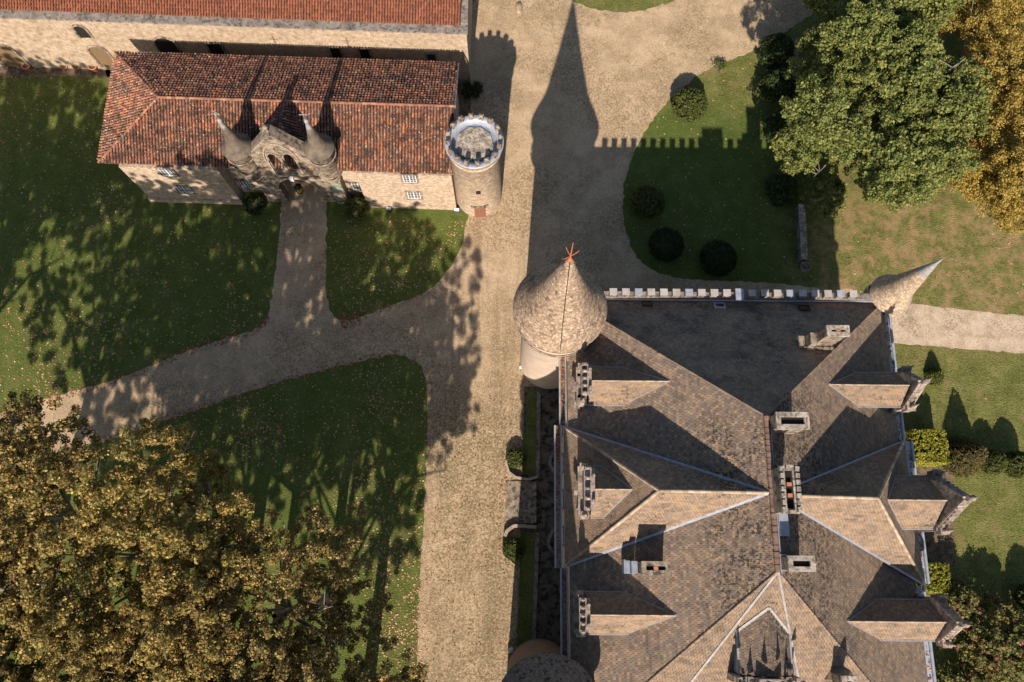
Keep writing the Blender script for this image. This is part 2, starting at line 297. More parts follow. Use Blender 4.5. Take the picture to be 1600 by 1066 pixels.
def flat_tiles(mb, pts, tw=.25, tc=.21, lift=.035, mt=0, md=1):
    pts, o, u, v, n, q = plane_frame(pts); E = edges2(q)
    mb.poly([p-n*.03 for p in pts], md)
    u0, u1 = min(p[0] for p in q), max(p[0] for p in q); v0, v1 = min(p[1] for p in q), max(p[1] for p in q)
    j = 0; y = v0
    while y < v1:
        x = u0-(tw/2 if j % 2 else 0)-tw*random.random()*.1
        while x < u1:
            g = .006+random.random()*.01; c = [(x+g, y), (x+tw-g, y), (x+tw-g, y+tc*.99), (x+g, y+tc*.99)]
            for a, b, cc in E:
                if min(a*p[0]+b*p[1]-cc for p in c) < 0: c = clip(c, a, b, cc)
                if len(c) < 3: break
            if len(c) >= 3:
                l1 = lift*(.7+.6*random.random()); l0 = .006
                mb.poly([o+u*p[0]+v*p[1]+n*(l1+(l0-l1)*(p[1]-y)/tc) for p in c], mt)
            x += tw
        y += tc; j += 1
def canal_tiles(mb, pts, sp=.29, tc=.36, mt=0, md=1, seg=5):
    pts, o, u, v, n, q = plane_frame(pts); E = edges2(q)
    mb.poly([p-n*.05 for p in pts], md)
    u0, u1 = min(p[0] for p in q), max(p[0] for p in q); v0, v1 = min(p[1] for p in q), max(p[1] for p in q)
    cs = [(math.cos(PI*i/seg), math.sin(PI*i/seg)) for i in range(seg+1)]
    x = u0+sp/2
    while x < u1:
        y = v0-.05; joff = random.random()*.06
        while y < v1:
            cx_, cy_ = x, y+tc/2
            if all(a*cx_+b*cy_-c > .02 for a, b, c in E):
                dx = random.uniform(-.018, .018); hz = random.uniform(-.01, .02); rr = .105*random.uniform(.95, 1.08); sk = random.uniform(-.02, .02)
                vs = []
                for yy, r, h in ((y-.02+joff, rr*1.16, .055+hz), (y+tc+joff, rr*.78, hz-.015)):
                    s_ = sk*(1 if yy > y+.1 else -1)
                    for c_, s2 in cs: vs.append(o+u*(x+dx+s_+c_*r)+v*yy+n*(h+s2*r))
                k = seg+1
                fs = [(i, i+1, i+1+k, i+k) for i in range(seg)]
                fs = [f[::-1] for f in fs]+[tuple(range(k))]
                mb.add(vs, fs, mt)
            y += tc
        x += sp
def ridge_tiles(mb, p0, p1, r=.14, seg=.38, m=0, up=.02):
    p0 = Vector(p0); p1 = Vector(p1); L = (p1-p0).length; d = (p1-p0)/L; side = d.cross(Vector((0, 0, 1))).normalized(); n = side.cross(d)
    k = max(1, round(L/seg)); st = L/k
    for i in range(k):
        a = p0+d*st*i; b = p0+d*(st*(i+1)+.03); r0 = r*random.uniform(.95, 1.1); r1 = r0*.88; h = up+random.uniform(-.01, .015)
        vs = [a+side*r0*math.cos(PI*j/5)+n*(r0*math.sin(PI*j/5)+h) for j in range(6)]+[b+side*r1*math.cos(PI*j/5)+n*(r1*math.sin(PI*j/5)+h-.015) for j in range(6)]
        mb.add(vs, [(j, j+1, j+7, j+6) for j in range(5)]+[(5, 4, 3, 2, 1, 0)], m)
def cone_tiles(mb, c, prof, tw=.22, tc=.2, mt=0, md=1, lift=.03):
    """rings of tiles on a lathe profile [(r,z)...] from eave to apex"""
    mb.lathe(c, [(max(r-.03, .005), z-.02) for r, z in prof], 40, md, top=False)
    seg = [math.hypot(prof[i+1][0]-prof[i][0], prof[i+1][1]-prof[i][1]) for i in range(len(prof)-1)]; L = sum(seg)
    def at(s_):
        for i, l in enumerate(seg):
            if s_ <= l or i == len(seg)-1:
                t = s_/l; return (prof[i][0]+(prof[i+1][0]-prof[i][0])*t, prof[i][1]+(prof[i+1][1]-prof[i][1])*t)
            s_ -= l
    k = int(L/tc)
    for j in range(k):
        r0, z0 = at(L*j/k); r1, z1 = at(L*(j+1)/k)
        nt_ = max(6, int(2*PI*r0/tw)); off = random.random()
        for i in range(nt_):
            a = 2*PI*(i+off)/nt_; b = a+2*PI/nt_*.95; l = lift*random.uniform(.5, 1.4)
            vs = [(c[0]+(r0+l)*math.cos(a), c[1]+(r0+l)*math.sin(a), z0), (c[0]+(r0+l)*math.cos(b), c[1]+(r0+l)*math.sin(b), z0),
                  (c[0]+(r1+.004)*math.cos(b), c[1]+(r1+.004)*math.sin(b), z1+.01), (c[0]+(r1+.004)*math.cos(a), c[1]+(r1+.004)*math.sin(a), z1+.01)]
            mb.add(vs, [(0, 1, 2, 3)], mt)

# ---------------------------------------------------------------- ground
def wob(pts, step=.6, amp=.12, closed=True):
    out = []; n = len(pts)
    for i in range(n if closed else n-1):
        a = Vector(pts[i]); b = Vector(pts[(i+1) % n]); L = (b-a).length; k = max(1, int(L/step)) if L < 150 else 1
        nrm = Vector((-(b-a).y, (b-a).x)).normalized() if L > 0 else Vector((0, 0))
        for j in range(k):
            t = j/k; p = a.lerp(b, t)
            if L < 150: p = p+nrm*random.gauss(0, amp)*.6
            out.append((p.x, p.y))
    return out
def smooth_px(pts, it=2):
    for _ in range(it):
        q = []
        for i in range(len(pts)):
            a, b = pts[i], pts[(i+1) % len(pts)]
            q += [(a[0]*.75+b[0]*.25, a[1]*.75+b[1]*.25), (a[0]*.25+b[0]*.75, a[1]*.25+b[1]*.75)]
        pts = q
    return pts
def sheet(name, pts2, z, mat, amp=.1, step=.5, thick=None):
    pts = wob(pts2, step, amp) if amp else pts2
    mb = MB()
    tr = tessellate_polygon([[Vector((p[0], p[1], 0)) for p in pts]])
    fs = []
    for t in tr:
        p0, p1, p2 = [pts[i] for i in t]; ar = (p1[0]-p0[0])*(p2[1]-p0[1])-(p2[0]-p0[0])*(p1[1]-p0[1]); fs.append(t if ar > 0 else t[::-1])
    mb.add([(p[0], p[1], z) for p in pts], fs)
    o = mb.build(name, mat); return o
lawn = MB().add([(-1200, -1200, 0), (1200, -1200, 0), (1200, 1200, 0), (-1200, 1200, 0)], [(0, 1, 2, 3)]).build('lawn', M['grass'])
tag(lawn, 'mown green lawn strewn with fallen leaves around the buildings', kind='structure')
def poly_px(pts, sm=1): return [P2(*p) for p in (smooth_px(pts, sm) if sm else pts)]
L2 = [(513, 300), (734, 300), (728, 350), (722, 385), (700, 425), (672, 455), (600, 482), (545, 502), (525, 500), (512, 480), (508, 420)]
L1edge = [(0, 646), (60, 625), (150, 603), (220, 578), (300, 545), (350, 530), (400, 515), (420, 495), (428, 440), (440, 330), (440, 300)]
drive = [(-60, 50), (740, 50), (737, -60), (850, -60), (880, -10), (905, 8), (945, 18), (990, 20), (1020, 12), (1060, 0), (1120, -60), (1500, -60),
         (1290, 10), (1180, 80), (1100, 110), (1050, 150), (1010, 200), (985, 250), (972, 300), (975, 350), (988, 395), (1020, 425), (1070, 438),
         (1180, 440), (1240, 446), (1290, 452), (1340, 456), (1340, 470), (880, 480), (880, 620), (818, 620), (814, 740), (808, 1120), (650, 1120), (652, 1000), (655, 900), (663, 800), (668, 700), (668, 600), (655, 565), (625, 552),
         (560, 565), (500, 580), (400, 607), (320, 637), (250, 660), (180, 685), (100, 702), (0, 742), (-60, 765), (-60, 665)]
# the drive: main court plus the branches to the gate and to the left
dr = drive+L1edge[1:-1]+[(440, 250), (513, 250)]
court = [(734, 330), (728, 350), (722, 385), (700, 425), (672, 455), (600, 482), (545, 502), (525, 500), (512, 480), (508, 420), (513, 250), (440, 250), (440, 330), (428, 440), (420, 495), (400, 515), (350, 530), (300, 545), (220, 578), (150, 603), (60, 625), (0, 646), (-80, 672), (-80, 775), (0, 742), (100, 702), (180, 685), (250, 660), (320, 637), (400, 607), (500, 580), (560, 565), (625, 552), (655, 565), (668, 600), (668, 700), (663, 800), (655, 900), (652, 1000), (650, 1150), (808, 1150), (814, 740), (818, 620), (880, 620), (880, 480), (1340, 472), (1340, 452), (1290, 452), (1240, 446), (1180, 440), (1070, 438), (1020, 425), (988, 395), (975, 350), (972, 300), (985, 250), (1010, 200), (1050, 150), (1100, 110), (1180, 80), (1290, 10), (1330, -80), (1120, -80), (1060, 0), (1020, 12), (990, 20), (945, 18), (905, 8), (880, -10), (850, -80), (734, -80)]
gravel_pts = poly_px(court, 1)
tag(sheet('gravel_drive', gravel_pts, .004, M['gravel'], .10, .35), 'pale sandy gravel drive and court', kind='structure')
tag(sheet('gravel_path', poly_px([(1385, 470), (1440, 476), (1520, 486), (1680, 502), (1680, 562), (1600, 552), (1500, 545), (1395, 536), (1385, 530)], 0), .004, M['pathgravel'], .08, .4), 'pale gravel path east of the house', kind='structure')
tag(sheet('barn_court', poly_px([(165, 106), (735, 96), (735, 300), (513, 300), (513, 262), (440, 262), (440, 280), (200, 280)], 0), .008, M['soil'], .1), 'bare ground between the two long buildings', kind='structure')
tag(sheet('barn_border', poly_px([(-80, 98), (175, 104), (175, 122), (90, 120), (40, 121), (-80, 122)], 0), .008, M['soil'], .12, .4), 'narrow soil border along the barn wall', kind='structure')
tag(sheet('shaded_gravel_patch', poly_px([(1400, 715), (1490, 735), (1492, 885), (1440, 890), (1400, 890)], 0), .006, M['soil'], .08, .4), 'brownish gravel patch beside the east wall, dormer shade coloured in', kind='structure')  # brown sheet over gravel, the dormer's shade included in its colour
tag(sheet('terrace', [(1.2, -14), (4.6, -14), (4.6, 15.5), (1.2, 15.5)], .012, M['paving'], 0), 'paving along the west wall with its deep shade coloured in', kind='structure')
tag(sheet('grass_strip', poly_px([(824, 610), (840, 610), (840, 742), (837, 742), (836, 742), (818, 742)], 0)[:4]+[P2(817, 742)], .016, M['grass'], 0), 'narrow grass strip between drive and terrace', kind='structure')
tag(sheet('grass_strip', poly_px([(817, 832), (838, 832), (833, 1010), (808, 1010)], 0), .016, M['grass'], 0), 'narrow grass strip between drive and terrace', kind='structure')

# ---------------------------------------------------------------- chateau
ZE, ZR = 13.4, 21.5
XW, XE, YN = 4.45, 30.1, 20.0
XR = 17.3
RN = Vector((XR, 9.15, ZR)); RS = Vector((XR, -0.97, ZR))
S1 = Vector((XW, -13.2, ZE)); S2 = Vector((XE, -14.0, ZE)); B1 = P(974, 1200, ZE); C1 = P(1277, 1218, ZE)
NW = Vector((XW, YN, ZE)); NE = Vector((XE, YN, ZE))
ch = empty('chateau', (XR, 3, 0))
tag(ch, 'large château with steep brown tiled hipped roof, grey valley strips and corner towers', 'chateau')
def C(mb, name, mats, parent=None):
    if parent is None: return rel(mb.build(name, mats), ch)
    o = mb.build(name, mats); o.parent = parent; return o       # parent geometry is in place too
mb = MB(); mb.prism([(XW+.15, YN), (XE-.1, YN), (XE-.1, -14), (C1.x, C1.y+.4), (B1.x, B1.y+.4), (XW+.15, -13.2)], 0, ZE-.05)
mb.box((XW+.10, 4.35, ZE/2-.05), (.5, 10.2, ZE-.2)); mb.box((XE+.2, 3.4, ZE/2-.05), (1.0, 10.3, ZE-.2))
wall = C(mb, 'wall', M['tower_render'])
mb = MB()
flat_tiles(mb, [NW, RN, RS, S1])
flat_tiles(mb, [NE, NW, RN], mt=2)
flat_tiles(mb, [RN, NE, S2, RS], mt=3)
for tri in ([RS, S1, B1], [RS, B1, C1], [RS, C1, S2]): flat_tiles(mb, tri, mt=4, tw=.22)
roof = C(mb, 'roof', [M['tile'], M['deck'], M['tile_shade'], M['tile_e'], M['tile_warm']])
def zW(x): return ZE+(x-XW)*(ZR-ZE)/(XR-XW)
def zEa(x): return ZE+(XE-x)*(ZR-ZE)/(XE-XR)
# cross pavilions: planes run on below the main slopes and are cut by them
ZP = ZR-.12
WA = Vector((9.87, 4.12, ZP)); WB = Vector((XR-.15, 4.05, ZP)); W1 = Vector((4.1, 9.55, ZE)); W2 = Vector((4.1, -.9, ZE))
EA = Vector((24.35, 3.75, ZP)); EB = Vector((XR+.15, 3.9, ZP)); E1 = Vector((30.45, 8.7, ZE)); E2 = Vector((30.75, -2.0, ZE))
mb = MB()
flat_tiles(mb, [W1, WA, W2], mt=0, tw=.22); flat_tiles(mb, [W1, WA, WB], mt=2, tw=.22); flat_tiles(mb, [W2, WA, WB], mt=0, tw=.22)
pr = C(mb, 'pavilion_roof', [M['tile_warm'], M['deck'], M['tile']])
hp = MB()
for a, b in ((W1, WA), (W2, WA), (WA, WB)): ridge_tiles(hp, a, b, .12)
hp.build('hip_cap', M['turretcone'], pr)
mb = MB()
flat_tiles(mb, [E1, EA, E2], mt=2, tw=.22); flat_tiles(mb, [E1, EA, EB], mt=2, tw=.22); flat_tiles(mb, [E2, EA, EB], mt=0, tw=.22)
pr2 = C(mb, 'pavilion_roof', [M['tile_warm'], M['deck'], M['tile_e']])
hp = MB()
for a, b in ((E1, EA), (E2, EA), (EA, EB)): ridge_tiles(hp, a, b, .12)
hp.build('hip_cap', M['turretcone'], pr2)
def valley(a, b, up, wd=.2, mat='zinc', parent=None, lift=.05):
    mb = MB(); upv = Vector(up).normalized(); mb.strip(Vector(a)+upv*lift, Vector(b)+upv*lift, wd, .03, up); C(mb, 'valley_strip', M[mat], parent)
nW = Vector((-(ZR-ZE), 0, XR-XW)).normalized(); nE = Vector(((ZR-ZE), 0, XE-XR)).normalized()
valley(W1, WB, nW+Vector((0, .3, 0)), .24, 'zinc_dull'); valley(W2, WB, nW-Vector((0, .3, 0)), .22)
valley(E1, EB, nE+Vector((0, .3, 0)), .16, 'zinc_dull'); valley(E2, EB, nE-Vector((0, .3, 0)), .18)
valley(RS, B1, (-.2, -.5, 1), .13, 'lead', lift=.05); valley(RS, C1, (.2, -.5, 1), .15, 'lead', lift=.06)
mb = MB(); ridge_tiles(mb, RN, RS, .2, .4); C(mb, 'ridge_cap', M['ridge_dull'])
for a_, b_, r_h in ((RN, NW, .06), (RN, NE, .06), (RS, S1, .09), (RS, S2, .08)): mb = MB(); ridge_tiles(mb, a_, b_, r_h, .3); C(mb, 'hip_cap', M['tile_warm'])
mb = MB(); mb.box((XR+.28, 4, ZR-.12), (.07, 10.5, .1)); mb.box((XR+.62, 3.2, ZR-.02), (.62, 3.9, .16)); C(mb, 'ridge_walkway', M['zinc_dull'])
# parapet with merlons on the north side
mb = MB(); mb.box(((XW+XE)/2, YN+.28, ZE+.1), (XE-XW, .5, .9)); par = C(mb, 'parapet', M['ledge'])
mb = MB(); mb.box(((XW+XE)/2, YN-.06, ZE+.22), (XE-XW, .12, .10)); C(mb, 'gutter', M['zinc'])
x0 = P(953, 461, 14.6).x; x1 = P(1340, 470, 14.6).x
for i in range(20):
    x = x0+.28+(x1-x0-.56)*i/19
    mb = MB(); mb.box((x, YN+.28, ZE+.87), (.54, .46, .64))
    o = mb.build('merlon', M['stone_grey']); o.parent = par
    mb = MB(); mb.box((x, YN+.28, ZE+1.22), (.60, .54, .06)); c_ = mb.build('cap', M['zinc' if i % 4 == 2 else 'cap_stone']); c_.parent = par
mb = MB(); mb.box((P(1156, 467, 14.7).x, YN+.12, ZE+1.28), (.62, .95, .1)); C(mb, 'vent_cap', M['zinc'])
# west and east gutters
def gutterW(y0, y1, x):
    mb = MB(); mb.box((x-.05, (y0+y1)/2, ZE-.12), (.12, y1-y0, .3)); mb.box((x+.42, (y0+y1)/2, ZE-.02), (.10, y1-y0, .2)); C(mb, 'gutter', M['zinc_grey'])
    mb = MB(); mb.box((x+.19, (y0+y1)/2, ZE-.2), (.35, y1-y0, .08)); C(mb, 'gutter_floor', M['ledge'])
gutterW(9.7, 16.0, 3.85); gutterW(-1.0, 9.68, 3.45); gutterW(-8.6, -1.02, 3.85)
def gutterE(y0, y1, x):
    mb = MB(); mb.tube((x, y0, ZE-.1), (x, y1, ZE-.1), .12, n=8); mb.box((x-.30, (y0+y1)/2, ZE-.18), (.34, y1-y0, .08)); C(mb, 'gutter', M['zinc'])
gutterE(8.8, 19.0, 30.55); gutterE(-1.9, 8.7, 31.1); gutterE(-13.5, -2.1, 30.7)
# string course and windows on the walls
def window(cx_, cy_, z0, z1, wd, nx, ny, face, parent, inplace=True, mat_f='white', bars=(3, 4), sur='ledge', th=.05):
    """face: unit outward normal (2D); cx_,cy_ on the wall line"""
    n = Vector((face[0], face[1], 0)); t = Vector((-n.y, n.x, 0)); ang = math.atan2(t.y, t.x); c = Vector((cx_, cy_, (z0+z1)/2)); h = z1-z0
    mb = MB(); 
    for s_ in (-1, 1): mb.box(c+t*s_*(wd/2+.1)+n*th/2, (.2, th*2, h+.36), ang)
    for s_ in (-1, 1): mb.box(c+Vector((0, 0, s_*(h/2+.09)))+n*th/2, (wd-.004, th*2, .18), ang)
    wo = mb.build('window', M[sur]); 
    mb = MB(); mb.box(c+n*.012, (wd, .02, h), ang); g = mb.build('pane', M['glass']); g.parent = wo
    mb = MB(); fw = .07
    for s_ in (-1, 1): mb.box(c+t*s_*(wd/2-fw/2)+n*.035, (fw, .03, h), ang)
    for s_ in (-1, 1): mb.box(c+Vector((0, 0, s_*(h/2-fw/2)))+n*.035, (wd-2*fw, .03, fw), ang)
    for i in range(1, bars[0]+1): mb.box(c+t*(-wd/2+wd*i/(bars[0]+1))+n*.032, (.045 if i != (bars[0]+1)/2 else .09, .022, h-2*fw), ang)
    for i in range(1, bars[1]+1): mb.box(c+Vector((0, 0, -h/2+h*i/(bars[1]+1)))+n*.038, (wd-2*fw, .022, .04), ang)
    f = mb.build('frame', M[mat_f]); f.parent = wo
    rel(wo, parent); return wo
for y in (14, 11, 7.2, 4.3, 1.4, -3, -6):
    xw = XW-.15 if -.8 < y < 9.5 else XW+.15
    for z in (2.2, 7.2): window(xw, y, z, z+2.3, 1.2, 0, 0, (-1, 0), ch)
for y in (15, 11.5, 6, 1, -5, -9):
    xe = XE+.7 if -1.8 < y < 8.5 else XE-.1
    for z in (2.2, 7.2): window(xe, y, z, z+2.3, 1.2, 0, 0, (1, 0), ch)
for x in (10, 14, 18, 22, 26):
    for z in (2.2, 7.2): window(x, YN, z, z+2.3, 1.2, 0, 0, (0, 1), ch)

# dormers -----------------------------------------------------------------
def ray_plane(px, py, fz):
    z = 16.
    for _ in range(60):
        p = P(px, py, z); z = .5*z+.5*fz(p.x)
    p = P(px, py, z); return p
def zWp(x): return ZE+(x-4.1)*(ZP-ZE)/(WA.x-4.1)
def zEp(x): return ZE+(30.6-x)*(ZP-ZE)/(30.6-EA.x)
def dormer(tip, d, fx, hw, drop, fz, big=False, gh=1.2, style=0):
    """tip: where the dormer ridge dies into the slope; d=-1 west, 1 east; fx: x of its front"""
    zr = tip.z; ze = zr-drop; y = tip.y
    # x where slope height equals eave height
    lo, hi = (tip.x, fx)
    xv = lo
    for i in range(200):
        xv = lo+(hi-lo)*i/199
        if fz(xv) <= ze: break
    vN = Vector((xv, y+hw, ze)); vS = Vector((xv, y-hw, ze)); fN = Vector((fx, y+hw, ze)); fS = Vector((fx, y-hw, ze)); fr = Vector((fx, y, zr)); tp = Vector((tip.x, y, zr))
    mb = MB()
    zb = min(fz(fx), ze)-.3
    mb.add([vN, fN, (fx, y+hw, zb), (fx-d*0.0, y+hw, zb)], [(0, 1, 2)]); mb.add([vS, fS, (fx, y-hw, zb)], [(0, 1, 2)])
    # solid cheeks
    mb2 = MB()
    for s_, v_, f_ in ((1, vN, fN), (-1, vS, fS)):
        yy = y+s_*(hw-.08)
        mb2.add([(v_.x, yy, ze+.02), (fx, yy, ze+.02), (fx, yy, zb), (v_.x, yy, ze-.3)], [(0, 1, 2, 3)])
    body = C(mb2, 'dormer', M['zinc_dull'])
    m = MB()
    ey = .1
    flat_tiles(m, [tp, vS+Vector((0, -ey, -.05)), fS+Vector((0, -ey, -.05)), fr], mt=0, tw=.2, tc=.18, lift=.025)
    flat_tiles(m, [tp, vN+Vector((0, ey, -.05)), fN+Vector((0, ey, -.05)), fr], mt=2, tw=.2, tc=.18, lift=.025)
    r = m.build('roof', [M['tile_warm'], M['deck'], M['tile_e']]); r.parent = body
    m = MB(); ridge_tiles(m, tp, fr, .05, .3); r = m.build('ridge_cap', M['turretcone']); r.parent = body
    m = MB(); upv = Vector((d*.5, 0, 1)).normalized()
    for v_ in (vN, vS):
        m.strip(v_+upv*.06, tp+upv*.06, .13, .03, upv)
    for s_, f_, v_ in ((1, fN, vN), (-1, fS, vS)):
        m.strip(f_+Vector((0, s_*(ey+.03), -.02)), v_+Vector((0, s_*(ey+.03), -.02)), .09, .05, (0, 0, 1))
    r = m.build('flashing', M['lead']); r.parent = body
    m = MB(); L = abs(fx-xv); k = int(L/.24)
    for s_ in (1, -1):
        for i in range(k):
            m.box((fx+(xv-fx)*(i+.5)/k, y+s_*(hw+.02), ze-.22), (.11, .16, .16))
    r = m.build('modillion', M['lead']); r.parent = body
    # carved stone gable
    m = MB(); gx = fx+d*.35; w0 = hw+(.25 if style == 0 else -.02); zt = zr+gh*(1 if style == 0 else .6)
    n_ = 9
    prof = []
    for i in range(-n_, n_+1):
        t = i/n_; a = abs(t)
        if style == 0: h_ = ze+.4+(zt-ze-.4)*max(0, 1-a*1.15)**.8 if a < .82 else ze+.2
        else: h_ = ze+.7 if a > .5 else zt-.2
        prof.append((t*w0, h_))
    zb2 = ZE-.6
    for (ya, ha), (yb, hb) in zip(prof[:-1], prof[1:]):
        hh = max(ha, hb)
        m.box((gx, y+(ya+yb)/2, (zb2+hh)/2), (.42, yb-ya-.004, hh-zb2))
    def ball(x_, y_, z_, q): m.lathe((x_, y_), [(.0, z_-q), (q*.75, z_-q*.66), (q, z_), (q*.75, z_+q*.66), (.0, z_+q)], 10, top=False)
    for yy in (-w0, w0):
        zt0 = ze-.2
        m.box((gx+d*.12, y+yy, zt0+.35), (.5, .42, .9)); m.box((gx+d*.12, y+yy, zt0+.86), (.62, .54, .12)); m.lathe((gx+d*.12, y+yy), [(.24, zt0+.92), (.13, zt0+1.1), (.22, zt0+1.3), (.1, zt0+1.55), (.0, zt0+2.2)], 8)
    if style == 0:
        for s_ in (-1, 1):
            a_ = Vector((gx+d*.06, y+s_*w0*.8, ze+.5)); b_ = Vector((gx+d*.06, y, zt+.02)); m.strip(a_, b_, .62, .14)
            for t_ in (.2, .42, .64, .84): q_ = a_.lerp(b_, t_); ball(q_.x, q_.y, q_.z+.24, .15)
            for t_ in (.3, .7): q_ = a_.lerp(b_, t_); m.box((q_.x+d*.32, q_.y, q_.z-.3), (.2, .3, .34))
        m.box((gx+d*.1, y, zt+.25), (.36, .36, .4)); ball(gx+d*.1, y, zt+.62, .22); m.tube((gx+d*.1, y, zt+.7), (gx+d*.1, y, zt+1.35), .07, .02)
        m.lathe((gx+d*.38, y), [(.0, ze+.5), (.4, ze+.52), (.4, ze+.9), (.25, ze+.95)], 14)
    else:
        for k_ in range(5):
            yy = y-w0*.8+w0*1.6*k_/4; m.box((gx-.1, yy, zt+.02), (.36, .22, .5)); ball(gx-.1, yy, zt+.38, .14)
        m.box((gx+.05, y, zt-.2), (.75, w0*1.7, .14)); m.box((gx+.2, y, zt-.5), (.3, w0*1.2, .4))
        for s_ in (-1, 1): m.tube((gx+.3, y+s_*w0*.5, zt-.3), (gx+.3, y+s_*w0*.5, zt+.25), .13)
    for yy in (-w0*.62, w0*.62): m.tube((gx+d*.32, y+yy, zb2+.2), (gx+d*.32, y+yy, ze+.1), .15, .13, 10)
    m.box((gx+d*.25, y, ze+.0), (.55, 2*w0+.2, .2)); m.box((gx+d*.25, y, ZE+.3), (.5, 2*w0+.2, .16))
    m.tube((gx+d*.4, y-w0, ze-.5), (gx+d*.4, y+w0, ze-.5), .1); m.box((gx+d*.5, y, ze-1.1), (.5, .3, .7))
    r = m.build('carved_gable', M['stone_carved']); r.parent = body
    m = MB(); m.box((gx+d*.24, y, (ZE+.6+ze-.2)/2), (.04, hw*.9, ze-.2-ZE-.6)); r = m.build('window', M['glass']); r.parent = body
    return body
t1 = ray_plane(1047, 596, zW); dormer(t1, -1, 5.75, 1.35, 1.9, zW, gh=.9, style=1)
t2 = ray_plane(988, 765, zWp); dormer(t2, -1, 5.7, 1.72, 2.3, zWp, big=True, gh=1.0, style=1)
t3 = ray_plane(1057, 962, zW); dormer(t3, -1, 5.4, 1.3, 1.9, zW, gh=.7, style=1)
t4 = ray_plane(1294, 601, zEa); dormer(t4, 1, 29.2, 1.2, 1.7, zEa, gh=1.1)
t5 = ray_plane(1386, 781, zEp); dormer(t5, 1, 29.9, 1.75, 2.3, zEp, big=True, gh=1.8)
t6 = ray_plane(1323, 971, zEa); dormer(t6, 1, 29.6, 1.25, 1.8, zEa, gh=1.1)
# south dormer on the front pavilion face
nF = (B1-RS).cross(C1-RS).normalized()
if nF.z < 0: nF = -nF
def onF(px, py):
    a = P(px, py, 30); b = P(px, py, 0); d = (b-a); t = (RS-a).dot(nF)/d.dot(nF); return a+d*t
def zF(y, x): return RS.z-(nF.x*(x-RS.x)+nF.y*(y-RS.y))/nF.z
tp = onF(1201, 949); tl = onF(1152, 985); trr = onF(1232, 988)
zl = (tl.z+trr.z)/2
yf = P(1200, 1058, tp.z).y
xl, xr = tl.x, trr.x
mb = MB(); mb.add([(xl, tl.y, zl-.3), (xl, yf, zl-.0), (xl, yf, zF(yf, xl)-.3)], [(0, 1, 2)]); mb.add([(xr, trr.y, zl-.3), (xr, yf, zl), (xr, yf, zF(yf, xr)-.3)], [(0, 1, 2)])
sd = C(mb, 'dormer', M['zinc_dull'])
m = MB(); fr = Vector((tp.x, yf, tp.z)); flat_tiles(m, [tp, Vector((xl, tl.y, zl)), Vector((xl, yf, zl)), fr], tw=.2, tc=.18); flat_tiles(m, [tp, Vector((xr, trr.y, zl)), Vector((xr, yf, zl)), fr], tw=.2, tc=.18)
m.build('roof', [M['tile_e'], M['deck']], sd)
m = MB(); up = Vector((0, -.5, 1)).normalized()
m.strip(Vector((xl, tl.y, zl))+up*.05, tp+up*.05, .2, .04, up); m.strip(Vector((xr, trr.y, zl))+up*.05, tp+up*.05, .2, .04, up)
m.strip((xl-.06, yf, zl+.02), (xl-.06, tl.y, zl+.02), .12, .05); m.strip((xr+.06, yf, zl+.02), (xr+.06, trr.y, zl+.02), .12, .05); m.build('flashing', M['lead'], sd)
m = MB()
for k, (xx, hh) in enumerate(((xl-.2, 1.5), (xl+.55, .8), (tp.x-.55, 1.6), (tp.x+.35, 1.7), (xr-.45, .9), (xr+.2, 1.5))):
    m.box((xx, yf-.3, zl-1), (.3, .45, 2+hh)); m.lathe((xx, yf-.3), [(.2, zl+hh), (.12, zl+hh+.3), (.0, zl+hh+1.1)], 8)
m.box(((xl+xr)/2, yf-.3, zl-1.2), (xr-xl+.8, .4, 2.6)); m.box(((xl+xr)/2, yf-.3, zl+.6), (1.6, .4, 1.3))
for _ in range(30): m.box((random.uniform(xl-.3, xr+.3), yf-random.uniform(.05, .5), zl+random.uniform(.1, .9)), (.16, .16, .16), random.random())
m.build('carved_gable', M['stone_carved'], sd)
# south east flank: little slate turret roof and stack at the frame's foot
q = P(1311, 1047, 17.5)
m = MB(); m.lathe((q.x, q.y-.6), [(1.1, 15), (1.1, 16.8), (1.25, 16.85), (.9, 17.6), (.3, 18.2), (0, 18.5)], 10, smooth=False); C(m, 'lucarne', M['tile_shade'])

# chimneys ------------------------------------------------------------------
def chimney(cx_, cy_, z0, z1, sx, sy, flues=1, pots=(), side=None, mat='stone_grey', cap='concrete', mer=False):
    m = MB(); m.box((cx_, cy_, (z0+z1)/2), (sx, sy, z1-z0)); m.box((cx_, cy_, z0+.9), (sx+.16, sy+.16, .22))
    b = C(m, 'chimney', M[mat])
    m = MB(); zt = z1; fw = .16; X, Y = sx+.18, sy+.18
    # rim made of four butted bars round the flue opening
    m.box((cx_, cy_-Y/2+fw, zt+.12), (X, 2*fw, .24)); m.box((cx_, cy_+Y/2-fw, zt+.12), (X, 2*fw, .24))
    m.box((cx_-X/2+fw, cy_, zt+.12), (2*fw, Y-4*fw, .24)); m.box((cx_+X/2-fw, cy_, zt+.12), (2*fw, Y-4*fw, .24))
    if mer:
        for i in range(7):
            for s_ in (-1, 1): m.box((cx_+s_*(X/2-.08), cy_-Y/2+.25+(Y-.5)*i/6, zt+.40), (.26, .3, .3), random.uniform(-.15, .15))
        for s_ in (-1, 1): m.box((cx_, cy_+s_*(Y/2-.1), zt+.36), (.4, .22, .25))
    r = m.build('rim', M[cap]); r.parent = b
    m = MB(); m.box((cx_, cy_, zt+.004), (X-4*fw, Y-4*fw, .016)); r = m.build('flue', M['dark']); r.parent = b
    for (dx, dy) in pots:
        m = MB(); m.box((cx_+dx, cy_+dy, zt+.13), (.3, .22, .22)); r = m.build('pot', M['terra']); r.parent = b
    return b
def at(px, py, z): return P(px, py, z)
c = at(1308, 518, 20.1); chimney(c.x, c.y, 13.5, 20.1, 1.45, .62, pots=((0, 0),)); 
